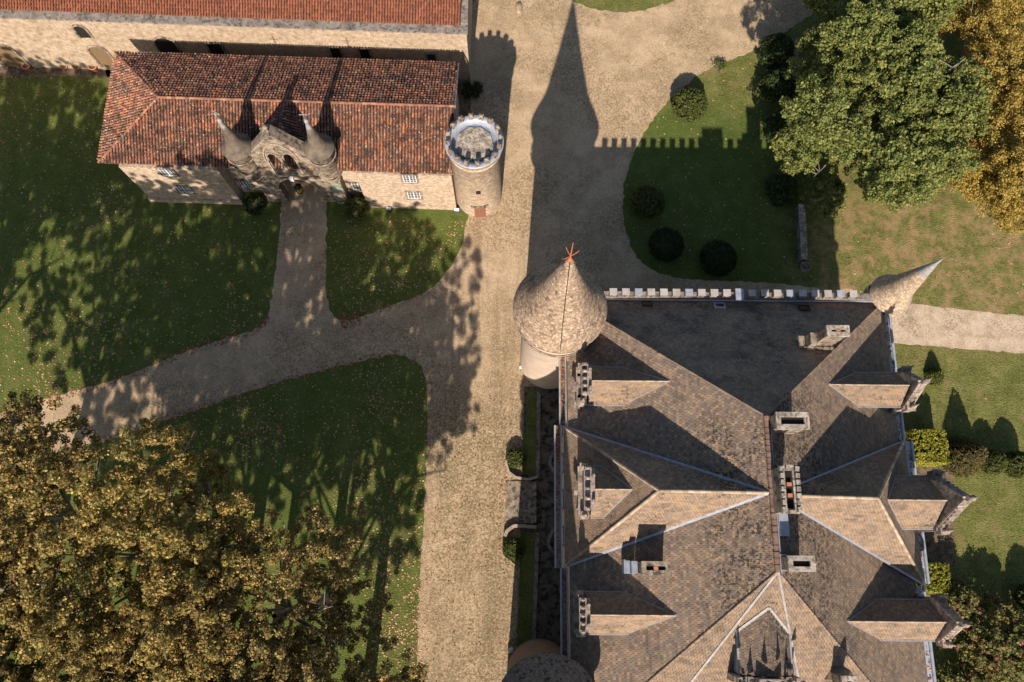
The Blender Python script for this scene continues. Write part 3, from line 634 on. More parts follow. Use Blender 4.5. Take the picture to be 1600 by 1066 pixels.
m = MB(); m.box((c.x-.95, c.y-.02, 16.4), (.5, .9, 3.6)); m.box((c.x-1.5, c.y-.02, 15.9), (.45, .95, 2.6)); m.box((c.x-.3, c.y-.55, 16.0), (2.2, .3, 2.6))
C(m, 'chimney_buttress', M['stone_grey'])
c = at(1237, 658, 23.0); chimney(c.x, c.y, 17.5, 23.0, 2.0, .95)
c = at(1232, 765, 23.4); chimney(c.x, c.y, 17.5, 23.4, .95, 2.85, pots=((0, .32), (0, -.38)), mer=True)
c = at(1251, 881, 22.8); chimney(c.x, c.y, 17.5, 22.8, 1.55, .8)
c = at(1024, 888, 19.6); chimney(c.x, c.y, 14.6, 19.6, 1.75, .72, pots=((0, 0),), cap='stone_grey')
m = MB()
m.box((c.x-1.15, c.y+.02, 17.0), (.42, .84, 2.0)); m.box((c.x-1.5, c.y+.02, 16.5), (.26, .88, 1.6))
for i in range(3): m.box((c.x-1.0-.16*i, c.y+.02, 18.02), (.06, .82, .06))
m.box((c.x-1.66, c.y+.05, 16.55), (.2, .95, 1.2)); C(m, 'chimney_saddle', M['zinc_dull'])
c = at(1325, 1063, 19.5); chimney(c.x, c.y-.2, 14.6, 19.5, .8, .8)
# skylights
def skylight(px, py, fz, wd, hh, d, mat='glass', frame='zinc_dull', north=False):
    if north:
        z = 14
        for _ in range(50):
            p = P(px, py, z); z = .5*z+.5*(ZE+(YN-p.y)*(ZR-ZE)/(YN-RN.y))
        sl_ = (ZR-ZE)/(YN-RN.y); R = Matrix.Rotation(-math.atan(sl_), 3, 'X')
    else:
        p = ray_plane(px, py, fz); R = Matrix.Rotation(d*math.atan((ZR-ZE)/(XE-XR)), 3, 'Y')
    nrm = R @ Vector((0, 0, 1)); 
    m = MB()
    for a, b, sx, sy in ((0, hh/2, wd+.1, .08), (0, -hh/2, wd+.1, .08), (wd/2, 0, .08, hh-.084), (-wd/2, 0, .08, hh-.084)):
        m.box(p+nrm*.1+R @ Vector((a, b, 0)), (sx, sy, .16), 0, tilt=R)
    s_ = C(m, 'skylight', M[frame])
    m = MB(); m.box(p+nrm*.08, (wd-.09, hh-.09, .04), 0, tilt=R); g = m.build('pane', M[mat]); g.parent = s_
M['moss'] = nmat('moss', [(.3, (.07, .065, .012)), (.7, (.13, .12, .03))], 5)
skylight(1011, 476, None, .75, .5, 0, 'moss', 'deck', north=True); skylight(1124, 479, None, .8, .6, 0, north=True, frame='zinc'); skylight(1256, 483, None, .8, .55, 0, 'moss', 'deck', north=True)
skylight(1221, 879, zEa, .55, .95, 1, frame='zinc')

# round towers ----------------------------------------------------------------
def tower(ax, ay, conemat, capmat, ap=27.6, fin=True, body='tower_render'):
    R0 = 2.85
    m = MB(); m.lathe((ax, ay), [(R0, 0), (R0, 14.0), (R0+.1, 14.2), (3.15, 14.9), (3.25, 15.0), (3.25, 15.9), (3.05, 16.0), (3.05, 17.1), (3.3, 17.15)], 48, smooth=True)
    b = C(m, 'round_tower', M[body])
    m = MB(); m.lathe((ax, ay), [(3.3, 14.9), (3.38, 14.95), (3.38, 15.15), (3.3, 15.2)], 48, top=False); r = m.build('string_course', M['stone_grey']); r.parent = b
    prof = [(3.56, 17.15), (3.25, 17.75), (2.65, 18.7), (2.2, 19.7), (1.2, 23.2), (.12, ap-.1)]
    m = MB(); cone_tiles(m, (ax, ay), prof, .15, .15); m.lathe((ax, ay), [(3.5, 17.02), (3.6, 17.04), (3.6, 17.14), (3.5, 17.16)], 48, 1)
    r = m.build('cone_roof', [M[conemat], M['deck']]); r.parent = b
    if fin:
        m = MB(); m.lathe((ax, ay), [(.36, ap-1.15), (.16, ap-.2), (.1, ap), (.02, ap+.05)], 14, top=False); m.tube((ax, ay, ap-.1), (ax, ay, ap+2.6), .05, .025)
        for a in (0.5, PI/2+.5, PI+.5, 1.5*PI+.5):
            dx, dy = math.cos(a), math.sin(a); m.tube((ax, ay, ap+.35), (ax+dx*.5, ay+dy*.5, ap+.45), .025); m.tube((ax+dx*.5, ay+dy*.5, ap+.45), (ax+dx*.6, ay+dy*.6, ap+.62), .02)
        r = m.build('finial', M[capmat]); r.parent = b
        m = MB(); m.tube((ax-.02, ay-3.5, 17.25), (ax, ay-2.24, 19.8), .03); m.tube((ax, ay-2.24, 19.8), (ax, ay-1.24, 23.3), .03); m.tube((ax, ay-1.24, 23.3), (ax, ay-.2, ap-.2), .03); r = m.build('lightning_cable', M['iron']); r.parent = b
    return b
pa = (P(875, 481, 17.2)+P(891, 403, 27.6))/2
tower(pa.x, pa.y, 'cone', 'rust')
tower(2.65, -10.1, 'cone_grey', 'rust', fin=True, body='drum')
# corner turret
tu = (P(1390, 458, 14.2)+P(1476, 406, 22.0))/2
m = MB(); m.lathe((tu.x, tu.y), [(.05, 9.6), (.5, 10.2), (.8, 10.6), (1.2, 11.2), (1.45, 11.7), (1.5, 14.1)], 32)
m.lathe((tu.x, tu.y), [(1.52, 12.3), (1.6, 12.35), (1.6, 12.5), (1.52, 12.55)], 32, top=False)
tt = C(m, 'corner_turret', M['stone'])
for a in (2.6, 3.6, 4.4): 
    m = MB(); m.box((tu.x+1.5*math.cos(a), tu.y+1.5*math.sin(a), 13.4), (.2, .16, .35), a); r = m.build('loophole', M['dark']); r.parent = tt
m = MB(); cone_tiles(m, (tu.x, tu.y), [(1.68, 14.1), (1.35, 14.9), (1.02, 15.9), (.42, 19.4)], .14, .15, lift=.018); r = m.build('cone_roof', [M['turretcone'], M['deck']]); r.parent = tt
m = MB(); m.lathe((tu.x, tu.y), [(.45, 19.35), (.17, 21.0), (.12, 21.1), (.10, 21.5), (.015, 22.2)], 20); r = m.build('lead_cap', M['lead']); r.parent = tt

# ---------------------------------------------------------------- gatehouse
GA = -0.0215                                        # its slight turn
gorg = P(543, 322, 0)
GX, GY = -21.05, 0
gh = empty('gatehouse', (GX, 34.6, 0))
tag(gh, 'long stone gatehouse under mottled red tiles with twin pointed turrets over the arch', 'gatehouse')
def G(m, name, mats, parent=None):
    o = m.build(name, mats)
    if parent is None: return rel(o, gh)
    o.parent = parent; return o
ze, zr = 7.3, 9.9
eSL, eSR = P(152, 254, ze), P(700, 272, ze); eNL, eNR = P(182, 82, ze), P(724, 100, ze)
eNL.x = (eNL.x+eSL.x)/2; eSL.x = eNL.x
eNR.x = eSR.x = (eNR.x+eSR.x)/2
rL, rR = P(247, 152, zr), P(718, 166, zr); rR.x = eSR.x
def ysouth(x): return eSL.y+(eSR.y-eSL.y)*(x-eSL.x)/(eSR.x-eSL.x)
def ynorth(x): return eNL.y+(eNR.y-eNL.y)*(x-eNL.x)/(eNR.x-eNL.x)
def yridge(x): return rL.y+(rR.y-rL.y)*(x-rL.x)/(rR.x-rL.x)
wo = .55
xl_, xr_ = -36.9, eSR.x-.25
# footprint: end wings flush with the eave, middle bays set back
xa = P(378, 325, 0).x; xb = P(575, 322, 0).x
fp = [(xl_, ysouth(xl_)-.35), (xa, ysouth(xa)-.35), (xa, ysouth(xa)+.9), (xb, ysouth(xb)+.9), (xb, ysouth(xb)-.2), (xr_, ysouth(xr_)-.2), (xr_, ynorth(xr_)-.5), (xl_, ynorth(xl_)-.5)]
gwx = 1.85                                           # half width of the passage
fpL = [fp[0], fp[1], fp[2], (GX-gwx, ysouth(GX)+.9), (GX-gwx, ynorth(GX)-.5), fp[7]]
fpR = [(GX+gwx, ysouth(GX)+.9), fp[3], fp[4], fp[5], fp[6], (GX+gwx, ynorth(GX)-.5)]
m = MB(); m.prism(fpL, 0, ze-.05); m.prism(fpR, 0, ze-.05)
m.prism([(GX-gwx, ysouth(GX)+.9), (GX+gwx, ysouth(GX)+.9), (GX+gwx, ynorth(GX)-.5), (GX-gwx, ynorth(GX)-.5)], 4.9, ze-.05)
m.prism([(xl_-.15, ysouth(xl_)-.55), (xa+.12, ysouth(xa)-.55), (xa+.12, ysouth(xa)-.355), (xl_-.005, ysouth(xl_)-.355), (xl_-.005, ynorth(xl_)-.6), (xl_-.15, ynorth(xl_)-.6)], 0, .7)
m.prism([(xb-.05, ysouth(xb)-.36), (xr_, ysouth(xr_)-.36), (xr_, ysouth(xr_)-.205), (xb-.05, ysouth(xb)-.205)], 0, .7)
# gable end
m.add([(xr_, ysouth(xr_), ze-.05), (xr_, ynorth(xr_)-.5, ze-.05), (xr_, yridge(xr_), zr-.15), (xr_-.3, ysouth(xr_), ze-.05), (xr_-.3, ynorth(xr_)-.5, ze-.05), (xr_-.3, yridge(xr_), zr-.15)], [(0, 1, 2), (5, 4, 3), (0, 2, 5, 3), (2, 1, 4, 5)])
G(m, 'wall', M['stone'])
# main roof, with the small gable roof of the gate breaking in
m = MB()
canal_tiles(m, [eSL, eSR, rR, rL]); canal_tiles(m, [eNL, eNR, rR, rL]); canal_tiles(m, [eSL, rL, eNL])
groof = G(m, 'roof', [M['canal'], M['under']])
m = MB(); ridge_tiles(m, rL, rR, .14, .42); m.build('ridge_cap', M['ridge_old'], groof); m = MB(); ridge_tiles(m, rL, eSL, .12, .4); ridge_tiles(m, rL, eNL, .12, .4); m.build('hip_cap', M['canal'], groof)
m = MB(); m.strip(eNR+Vector((.12, 0, .02)), rR+Vector((.12, 0, .04)), .14, .1); m.strip(eSR+Vector((.12, 0, .02)), rR+Vector((.12, 0, .04)), .14, .1); m.build('verge', M['ledge'], groof)
m = MB(); m.tube((xb, ysouth(xb)-.1, ze-.12), eSR+Vector((-1, -.1, -.12)), .07); m.build('gutter', M['zinc_dull'], groof)
# windows on the south front, by photo position
def gwin(px, py, yw, bars=(3, 3), wd=1.25, hh=1.5):
    z = 3
    for _ in range(60):
        p = P(px, py, z); z = z+(0.5*(yw-p.y) if True else 0)*-1.2
        z = max(.5, min(6.6, z))
    p = P(px, py, z); window(p.x, yw, z-hh/2, z+hh/2, wd, 0, 0, (0, -1), gh, bars=bars, sur='stone_grey')
yl = lambda x: ysouth(x)-.35
for px, py in ((262, 265), (288, 296)): 
    gwin(px, py, ysouth(-32)-.36)
for px, py in ((357, 258), (381, 287)): gwin(px, py, ysouth(-26)+.88)
gwin(560, 291, ysouth(-16.5)+.87)
for px, py in ((640, 279), (647, 305)): gwin(px, py, ysouth(-10)-.22)
for x in (-33, -29, -25, -15, -11, -8): window(x, ynorth(x)-.48, 3, 4.5, 1.2, 0, 0, (0, 1), gh)

# gate pavilion
tz = 10.5
tLc, tRc = P(370, 225, tz), P(497, 232, tz)
hx = (tRc.x-tLc.x)/2; gcx = (tRc.x+tLc.x)/2; ty = (tLc.y+tRc.y)/2
yfr = P(480, 314, 0).y                              # face of the gate
hx2 = hx-.35
# front wall with a pointed arch opening, built as one outline with thickness
def arch_pts(cx_, w_, zs, zt, n=8):
    pts = [(cx_-w_, 0.)]
    for i in range(n+1):
        a = PI-PI*i/n; pts.append((cx_+w_*math.cos(a), zs+(zt-zs)*math.sin(a)**.8))
    pts.append((cx_+w_, 0.)); return pts
def slab_with_hole(m, x0, x1, ztopf, holes, y0, y1, mat=0, nx=64, nz=90, z0=0.0, ztop=14.):
    """wall slab in the XZ plane cut in small courses; keeps cells outside the holes and under the top line"""
    dx = (x1-x0)/nx
    for i in range(nx):
        xc = x0+dx*(i+.5); zt = ztopf(xc); segs = [(z0, zt)]
        for hfun in holes:
            h_ = hfun(xc)
            if h_:
                new = []
                for a, b in segs:
                    if h_[1] <= a or h_[0] >= b: new.append((a, b)); continue
                    if h_[0] > a: new.append((a, h_[0]))
                    if h_[1] < b: new.append((h_[1], b))
                segs = new
        for a, b in segs:
            if b-a > .02: m.add([(xx, yy, zz) for zz in (a, b) for xx, yy in ((x0+dx*i, y0), (x0+dx*(i+1), y0), (x0+dx*(i+1), y1), (x0+dx*i, y1))],
                [(3, 2, 1, 0), (4, 5, 6, 7), (0, 1, 5, 4), (2, 3, 7, 6), (1, 2, 6, 5), (3, 0, 4, 7)], mat)
gtop = 13.4; gcx = -21.15
def gable_line(x): return max(9.7, gtop-abs(x-gcx)*1.36)
def arch_hole(cx_, w_, zs, zt, zb=0.):
    def f(x):
        t = (x-cx_)/w_
        if abs(t) >= 1: return None
        return (zb-.01, zs+(zt-zs)*(1-t*t)**.5)
    return f
yg0, yg1 = yfr-.1, yfr+.8
m = MB(); slab_with_hole(m, gcx-hx, gcx+hx, gable_line, [arch_hole(gcx, 1.85, 2.8, 5.2, -.1), arch_hole(gcx-.72, .46, 9.3, 10.1, 6.7), arch_hole(gcx+.72, .46, 9.3, 10.1, 6.7), arch_hole(gcx, .28, 10.95, 11.25, 10.65)], yg0, yg1)
gp = G(m, 'gate_front', M['stone_grey'])
m = MB()
m.strip((gcx-2.75, (yg0+yg1)/2, 9.7), (gcx, (yg0+yg1)/2, gtop+.05), 1.05, .16, (0, 0, 1)); m.strip((gcx+2.75, (yg0+yg1)/2, 9.7), (gcx, (yg0+yg1)/2, gtop+.05), 1.05, .16, (0, 0, 1))
m.box((gcx, yg0-.14, 6.45), (2*hx-1, .28, .2)); m.box((gcx, yg0-.08, 6.0), (2*hx-1, .16, .16))
m.tube((gcx, yg0+.3, gtop+.1), (gcx, yg0+.3, gtop+.7), .12); m.lathe((gcx, yg0+.3), [(.1, gtop+.6), (.24, gtop+.8), (.24, gtop+.95), (.02, gtop+1.15)], 10)
m.box((gcx-.35, yg0+.2, gtop+.55), (.3, .3, .3), .5)
m.build('cornice', M['stone_grey'], gp)
# pointed mouldings round the belfry openings and the arch
m = MB()
def archring(cx_, w_, zs, zt, r, y, n=14):
    pts = [Vector((cx_+w_*math.cos(PI-PI*i/n), y, zs+(zt-zs)*math.sin(PI*i/n))) for i in range(n+1)]
    for a, b in zip(pts[:-1], pts[1:]): m.tube(a, b, r, n=6)
archring(gcx, 1.5, 8.8, 11.9, .09, yg0-.05); archring(gcx, 2.02, 2.8, 5.4, .12, yg0-.05)
archring(gcx-.72, .5, 9.3, 10.2, .05, yg0-.04); archring(gcx+.72, .5, 9.3, 10.2, .05, yg0-.04)
m.box((gcx, yg0-.08, 7.9), (.2, .2, 2.8)); m.box((gcx-1.32, yg0-.06, 7.7), (.16, .16, 2.4)); m.box((gcx+1.32, yg0-.06, 7.7), (.16, .16, 2.4))
m.build('moulding', M['ledge2'], gp)
m = MB(); m.box((gcx, yg0-.2, 5.5), (.35, .3, .45)); m.build('keystone', M['white'], gp)
# bell wall back and side masses of the pavilion, leaving the passage open
m = MB(); yb = yridge(gcx)
for s_ in (-1, 1):
    xo = gcx+s_*(1.8+(hx-1.8)/2); m.box((xo, (yg1+ysouth(gcx)+1.2)/2, 4.45), (hx-1.8, ysouth(gcx)+1.2-yg1, 8.9))
m.box((gcx, (yg1+ysouth(gcx)+1.2)/2, 6.4), (3.59, ysouth(gcx)+1.2-yg1, 2.4))
m.build('gate_block', M['stone_grey'], gp)
m = MB(); gr0 = Vector((gcx, yg1, zr-.05)); gr1 = Vector((gcx, yridge(gcx)-.1, zr-.05)); bw = 3.0
for s_ in (-1, 1):
    canal_tiles(m, [gr0, gr1, Vector((gcx+s_*bw, yridge(gcx)-3.0, zr-1.8)), Vector((gcx+s_*bw, yg1, zr-1.8))])
G(m, 'gate_roof', [M['canal'], M['under']])
def gturret(cx_, cy_, first):
    m = MB(); m.lathe((cx_, cy_), [(.12, 4.2), (.35, 4.6), (.55, 5.0), (.72, 5.2), (.74, 5.5), (.95, 5.8), (.97, 6.2), (1.1, 6.5), (1.12, 6.9), (1.2, 7.1), (1.2, 10.3), (1.3, 10.35)], 28)
    for z in (5.5, 6.2, 6.9, 9.2): m.lathe((cx_, cy_), [(1.0+(z-5.5)*.08, z), (1.12+(z-5.5)*.07, z+.04), (1.12+(z-5.5)*.07, z+.14), (1.0+(z-5.5)*.08, z+.18)], 28, top=False)
    t_ = G(m, 'turret', M['stone_grey'])
    m = MB(); m.lathe((cx_, cy_), [(1.42, 10.35), (1.36, 10.46), (.95, 10.85), (.72, 11.4), (.48, 12.6), (.2, 14.3)], 28); m.build('spire', M['spire'], t_)
    m = MB(); m.lathe((cx_, cy_), [(.30, 13.7), (.16, 14.7), (.2, 14.8), (.2, 14.95), (.08, 15.05)], 12); m.tube((cx_, cy_, 15), (cx_, cy_, 16.3), .04); m.tube((cx_-.32, cy_, 15.85), (cx_+.32, cy_, 15.85), .035); m.tube((cx_, cy_-.32, 15.55), (cx_, cy_+.32, 15.55), .03)
    for dx, dz in ((-.32, 15.85), (.32, 15.85), (0, 16.3)): m.lathe((cx_+dx, cy_), [(.0, dz-.07), (.07, dz), (.0, dz+.07)], 8, top=False)
    m.build('cross', M['lead'], t_)
    return t_
gturret(tLc.x, ty, 1); gturret(tRc.x, ty, 0)
for c_, px, py in ((tLc, 428, 314), (tRc, 538, 317)):
    b_ = P(px, py, 0); b_.y += .45
    s_ = -1 if c_ is tLc else 1
    m = MB(); m.box((b_.x, b_.y, 2.2), (1.0, .9, 4.4)); m.box((b_.x, b_.y-.05, .25), (1.25, 1.1, .5)); m.box((b_.x, b_.y+.3, 4.6), (1.1, 1.5, .3))
    bu = m.build('buttress', M['stone_grey'], gp)
    m = MB(); m.box((b_.x, b_.y, 3.2), (1.03, .93, 1.8)); m.build('lichen_band', M['green_stain'], bu)
# lantern hanging in the arch
lp = P(464, 280, 4.7)
ln = empty('lantern', (gcx+.15, yg0-.25, 4.9)); tag(ln, 'black hanging lantern with amber glass below the arch crown of the gatehouse', 'lantern')
m = MB(); m.tube((0, 0, 0), (0, 0, -.7), .025); m.build('chain', M['iron'], ln)
m = MB(); m.lathe((0, 0), [(.05, -.65), (.38, -.95), (.42, -1.0)], 6, smooth=False); m.lathe((0, 0), [(.3, -2.0), (.12, -2.2), (.0, -2.35)], 6, smooth=False)
for i in range(6): a = i*PI/3; m.tube((.38*math.cos(a), .38*math.sin(a), -1.0), (.3*math.cos(a), .3*math.sin(a), -2.0), .035, n=5)
m.build('frame', M['iron'], ln)
m = MB(); m.lathe((0, 0), [(.24, -1.95), (.32, -1.02)], 6, smooth=False, bot=True); m.build('glass', M['amber'], ln)

# battlemented round tower at the right end -----------------------------------
bt = P(740.5, 222, 11.0); bb = P(748.5, 305, 0); bx, by = (bt.x+bb.x)/2, (bt.y+bb.y)/2
m = MB(); m.lathe((bx, by), [(2.36, 0), (2.36, 10.3), (2.5, 10.4), (2.5, 11.0)], 48, top=False)
m.lathe((bx, by), [(2.36, 9.85), (2.46, 9.88), (2.46, 10.0), (2.36, 10.03)], 48, top=False)
rt = G(m, 'round_tower', M['stone'])
m = MB(); m.lathe((bx, by), [(2.62, 10.9), (2.66, 11.02), (2.62, 11.06), (2.08, 11.06), (2.06, 10.4)], 48, top=False); m.build('parapet', M['zinc'], rt)
m = MB(); m.lathe((bx, by), [(2.1, 10.45), (1.72, 10.5)], 16, top=True); m.build('roof_deck', M['zinc_dull'], rt)
m = MB(); m.lathe((bx, by), [(1.75, 10.5), (1.70, 10.66)], 10, top=True, smooth=False); m.build('roof_slab', M['concrete'], rt)
for i in range(16):
    a = 2*PI*(i+.35)/16
    m = MB(); m.box((bx+2.36*math.cos(a), by+2.36*math.sin(a), 11.32), (.38, .40, .52), a); m.lathe((bx+2.36*math.cos(a), by+2.36*math.sin(a)), [(.25, 11.58), (.05, 11.68)], 4, smooth=False, a0=a+PI/4)
    mo = m.build('merlon', M['stone_grey'], rt)
dd = P(751, 342, 0); ang = math.atan2(dd.y-by, dd.x-bx)
m = MB(); m.box((bx+2.36*math.cos(ang), by+2.36*math.sin(ang), 1.1), (.12, 1.1, 2.2), ang); m.build('door', M['wood'], rt)
m = MB(); m.box((bx+2.3*math.cos(ang), by+2.3*math.sin(ang), 2.4), (.3, 1.7, .26), ang); m.build('lintel', M['stone_grey'], rt)
m = MB(); m.box((bx+2.36*math.cos(ang), by+2.36*math.sin(ang), 5.6), (.1, .45, .6), ang); m.build('window', M['dark'], rt)

# ---------------------------------------------------------------- barn
bz = 8.3
fl, fr_ = P(-120, 98.5, 0), None
bxr = P(729, 50, bz).x
def by_(x): return 50.0+(x+55.2)*(-.030)
root = empty('barn', (-30, 55, 0)); tag(root, 'long low outbuilding with sandy rendered wall and orange tiled roof', 'outbuilding')
def Bn(m, name, mats, parent=None):
    o = m.build(name, mats)
    if parent is None: return rel(o, root)
    o.parent = parent; return o
xl2 = -75
m = MB(); m.prism([(xl2, by_(xl2)), (bxr, by_(bxr)), (bxr, by_(bxr)+13), (xl2, by_(xl2)+13)], 0, bz); bwall = Bn(m, 'wall', M['render'])
m = MB(); m.prism([(xl2, by_(xl2)-.12), (bxr+.12, by_(bxr)-.12), (bxr+.12, by_(bxr)+.8), (xl2, by_(xl2)+.8)], bz+.002, bz+.16)
m.prism([(bxr-.55, by_(bxr)+.81), (bxr+.12, by_(bxr)+.81), (bxr+.12, by_(bxr)+13), (bxr-.55, by_(bxr)+13)], bz+.002, bz+.5); Bn(m, 'ledge', M['ledge'])
m = MB(); x2 = bxr-.56
canal_tiles(m, [Vector((xl2, by_(xl2)+.75, bz+.25)), Vector((x2, by_(x2)+.75, bz+.25)), Vector((x2, by_(x2)+7, bz+2.8)), Vector((xl2, by_(xl2)+7, bz+2.8))], .27, .36)
canal_tiles(m, [Vector((xl2, by_(xl2)+13, bz+.25)), Vector((x2, by_(x2)+13, bz+.25)), Vector((x2, by_(x2)+7, bz+2.8)), Vector((xl2, by_(xl2)+7, bz+2.8))], .27, .36)
Bn(m, 'roof', [M['canal_new'], M['under']])
def wallpt(px, py):
    z = 4.
    for _ in range(80):
        p = P(px, py, z); z -= .6*(by_(p.x)-p.y); z = max(0, min(8, z))
    return P(px, py, z)
def opening(px, py, wd, hh, kind, mat):
    p = wallpt(px, py); y = by_(p.x)
    m = MB(); n = 10
    z0 = max(0.02, p.z-hh/2); z1 = z0+hh
    if kind == 'arch':
        pts = [(p.x-wd/2, z0), (p.x+wd/2, z0)]+[(p.x+wd/2*math.cos(PI*i/n), z1-wd/2+wd/2*math.sin(PI*i/n)) for i in range(n+1)]
    else: pts = [(p.x-wd/2, z0), (p.x+wd/2, z0), (p.x+wd/2, z1), (p.x-wd/2, z1)]
    vs = [(a, y-.03, b) for a, b in pts]+[(a, y+.2, b) for a, b in pts]; k = len(pts)
    m.add(vs, [tuple(range(k))]+[(i, i+k, (i+1) % k+k, (i+1) % k) for i in range(k)])
    o = Bn(m, 'door' if hh > 2 else 'window', M[mat])
    m = MB()
    cyc = pts[1:]+[pts[0]]
    for a, b in zip(cyc[:-1], cyc[1:]):
        m.tube((a[0], y-.05, a[1]), (b[0], y-.05, b[1]), .13, n=6)
    m.build('surround', M['stone_grey'], o)
opening(16, 90, 2.6, 4.0, 'arch', 'woodocre'); opening(128, 49, 1.3, 2.0, 'arch', 'dark'); opening(160, 88, 1.9, 3.6, 'arch', 'woodocre')
opening(262, 73, 2.2, 3.2, 'arch', 'dark'); opening(340, 80, 1.6, 2.8, 'rect', 'dark'); opening(525, 82, 1.2, 1.9, 'rect', 'dark'); opening(570, 83, 1.15, 1.6, 'rect', 'dark')
p = wallpt(674, 89); window(p.x, by_(p.x), p.z-.5, p.z+.5, .8, 0, 0, (0, -1), root, bars=(3, 3), mat_f='iron', sur='ledge')

# ---------------------------------------------------------------- foliage
def leaves_mesh(name, centers, radii, per, size, mat, flat=.3, squash=.8, extra=None, core=None):
    """clouds of leaf quads round clump centres"""
    n = len(centers)*per
    c = np.repeat(np.array(centers), per, 0); r = np.repeat(np.array(radii), per)[:, None]
    d = rng.normal(size=(n, 3)); d /= np.linalg.norm(d, axis=1)[:, None]
    rad = rng.random((n, 1))**.45
    p = c+d*rad*r*np.array([1, 1, squash])
    nr = d+rng.normal(size=(n, 3))*.7+np.array([0, 0, flat]); nr /= np.linalg.norm(nr, axis=1)[:, None]
    a = np.cross(nr, rng.normal(size=(n, 3))); a /= np.linalg.norm(a, axis=1)[:, None]; b = np.cross(nr, a)
    s_ = size*(.6+.8*rng.random((n, 1)))
    v = np.stack([p+a*s_*.62, p+b*s_*.45, p-a*s_*.5, p-b*s_*.45], 1).reshape(-1, 3)
    me = bpy.data.meshes.new(name); me.vertices.add(n*4); me.vertices.foreach_set('co', v.astype(np.float32).ravel())
    me.loops.add(n*4); me.loops.foreach_set('vertex_index', np.arange(n*4, dtype=np.int32))
    me.polygons.add(n); me.polygons.foreach_set('loop_start', np.arange(0, n*4, 4, dtype=np.int32)); me.polygons.foreach_set('loop_total', np.full(n, 4, np.int32))
    me.materials.append(mat); me.update(calc_edges=True); me.validate()
    return me
def put(me, name, parent=None, loc=(0, 0, 0)):
    o = bpy.data.objects.new(name, me); S.collection.objects.link(o)
    if parent: o.parent = parent
    o.location = loc; return o
def crown_centers(n, R, H, z0, lobes=9, seed=0, hollow=.35):
    r_ = np.random.default_rng(seed)
    if lobes < 0:                                  # closed dome of bumpy masses
        bumps = []
        for _ in range(-lobes):
            d = r_.normal(size=3); d[2] = abs(d[2])*1.0-.25; d /= np.linalg.norm(d); bumps.append(d)
        B = np.array(bumps); out = []
        while len(out) < n:
            d = r_.normal(size=3); d /= np.linalg.norm(d)
            if d[2] < -.45: continue
            k = np.sort(B @ d)[-1]; g_ = .74+.32*max(0, (k-.80)/.20)**.8 if k > .8 else .74-.9*(.8-k)
            q = d*g_*(.86+.14*r_.random()**.4)*np.array([R, R, H*.55]); out.append(q+np.array([0, 0, z0+H*.45]))
        return out
    lob = [(np.array([math.cos(a)*R*(.55 if lobes < 20 else .72)*q, math.sin(a)*R*(.55 if lobes < 20 else .72)*q, z0+H*h_]), R*s_) for a, q, h_, s_ in zip(r_.random(lobes)*6.28, r_.random(lobes)**.5*1.05, r_.uniform(.28, .78, lobes), (r_.uniform(.30, .52, lobes) if lobes < 20 else r_.uniform(.22, .38, lobes)))]
    lob.append((np.array([0, 0, z0+H*.62]), R*.5))
    out = []
    if lobes > 20: hollow = .15
    while len(out) < n:
        c_, rr = lob[r_.integers(len(lob))]; d = r_.normal(size=3); d /= np.linalg.norm(d)
        if d[2] < -.5 and r_.random() < .7: continue
        q = c_+d*rr*(hollow+(1-hollow)*r_.random()**.35)*np.array([1, 1, .85*H/R*.6]); out.append(q)
    return out
def limbs(R, H, z0, zt, seed, br=14, r0=.5):
    rr = random.Random(seed); m = MB(); pts = [Vector((0, 0, 0)), Vector((.1, .1, z0*.6)), Vector((rr.uniform(-.3, .3), rr.uniform(-.3, .3), z0)), Vector((rr.uniform(-.8, .8), rr.uniform(-.8, .8), z0+H*.5))]
    rad = [r0*1.3, r0, r0*.8, r0*.35]
    for i in range(3): m.tube(pts[i], pts[i+1], rad[i], rad[i+1], 10, caps=False)
    for i in range(br):
        a = i*2.4+rr.random(); st = pts[2].lerp(pts[3], rr.uniform(-.1, .8)) if i > 3 else pts[2]
        st = st.copy(); mid = st+Vector((math.cos(a)*R*.42, math.sin(a)*R*.42, H*rr.uniform(.12, .28))); e = mid+Vector((math.cos(a+rr.uniform(-.5, .5))*R*.42, math.sin(a)*R*.42, H*rr.uniform(.1, .3)))
        rb = r0*rr.uniform(.28, .45); m.tube(st, mid, rb, rb*.6, 7, caps=False); m.tube(mid, e, rb*.6, rb*.2, 6, caps=False)
        for _ in range(4):
            s2 = mid.lerp(e, rr.random()); d = Vector((rr.gauss(0, 1), rr.gauss(0, 1), rr.uniform(0, 1.1))).normalized()*R*rr.uniform(.15, .34); m.tube(s2, s2+d, rb*.28, rb*.07, 5, caps=False)
    return m
def make_tree(name, label, cat, R, H, z0, nclump, per, size, leaf, seed, cr=1.0, r0=.5, lobes=9):
    root = empty(name); tag(root, label, cat)
    limbs(R*.8, H*.9, z0, 0, seed, r0=r0).build('trunk', M['bark'], root)
    cc = crown_centers(nclump, R, H, z0, lobes, seed)
    r_ = np.random.default_rng(seed); me = leaves_mesh('crown', cc, r_.uniform(.6, 1.15, nclump)*cr, per, size, M[leaf])
    put(me, 'crown', root); return root
PL = 'plane trees at the lower left'
trA = make_tree('plane_tree', 'x', 'tree', 9.3, 18, 12, 780, 115, .155, 'plane_leaf', 3, .50, lobes=32)
trB = make_tree('plane_tree', 'x', 'tree', 9.3, 18, 12, 780, 115, .155, 'plane_leaf', 5, .50, lobes=34)
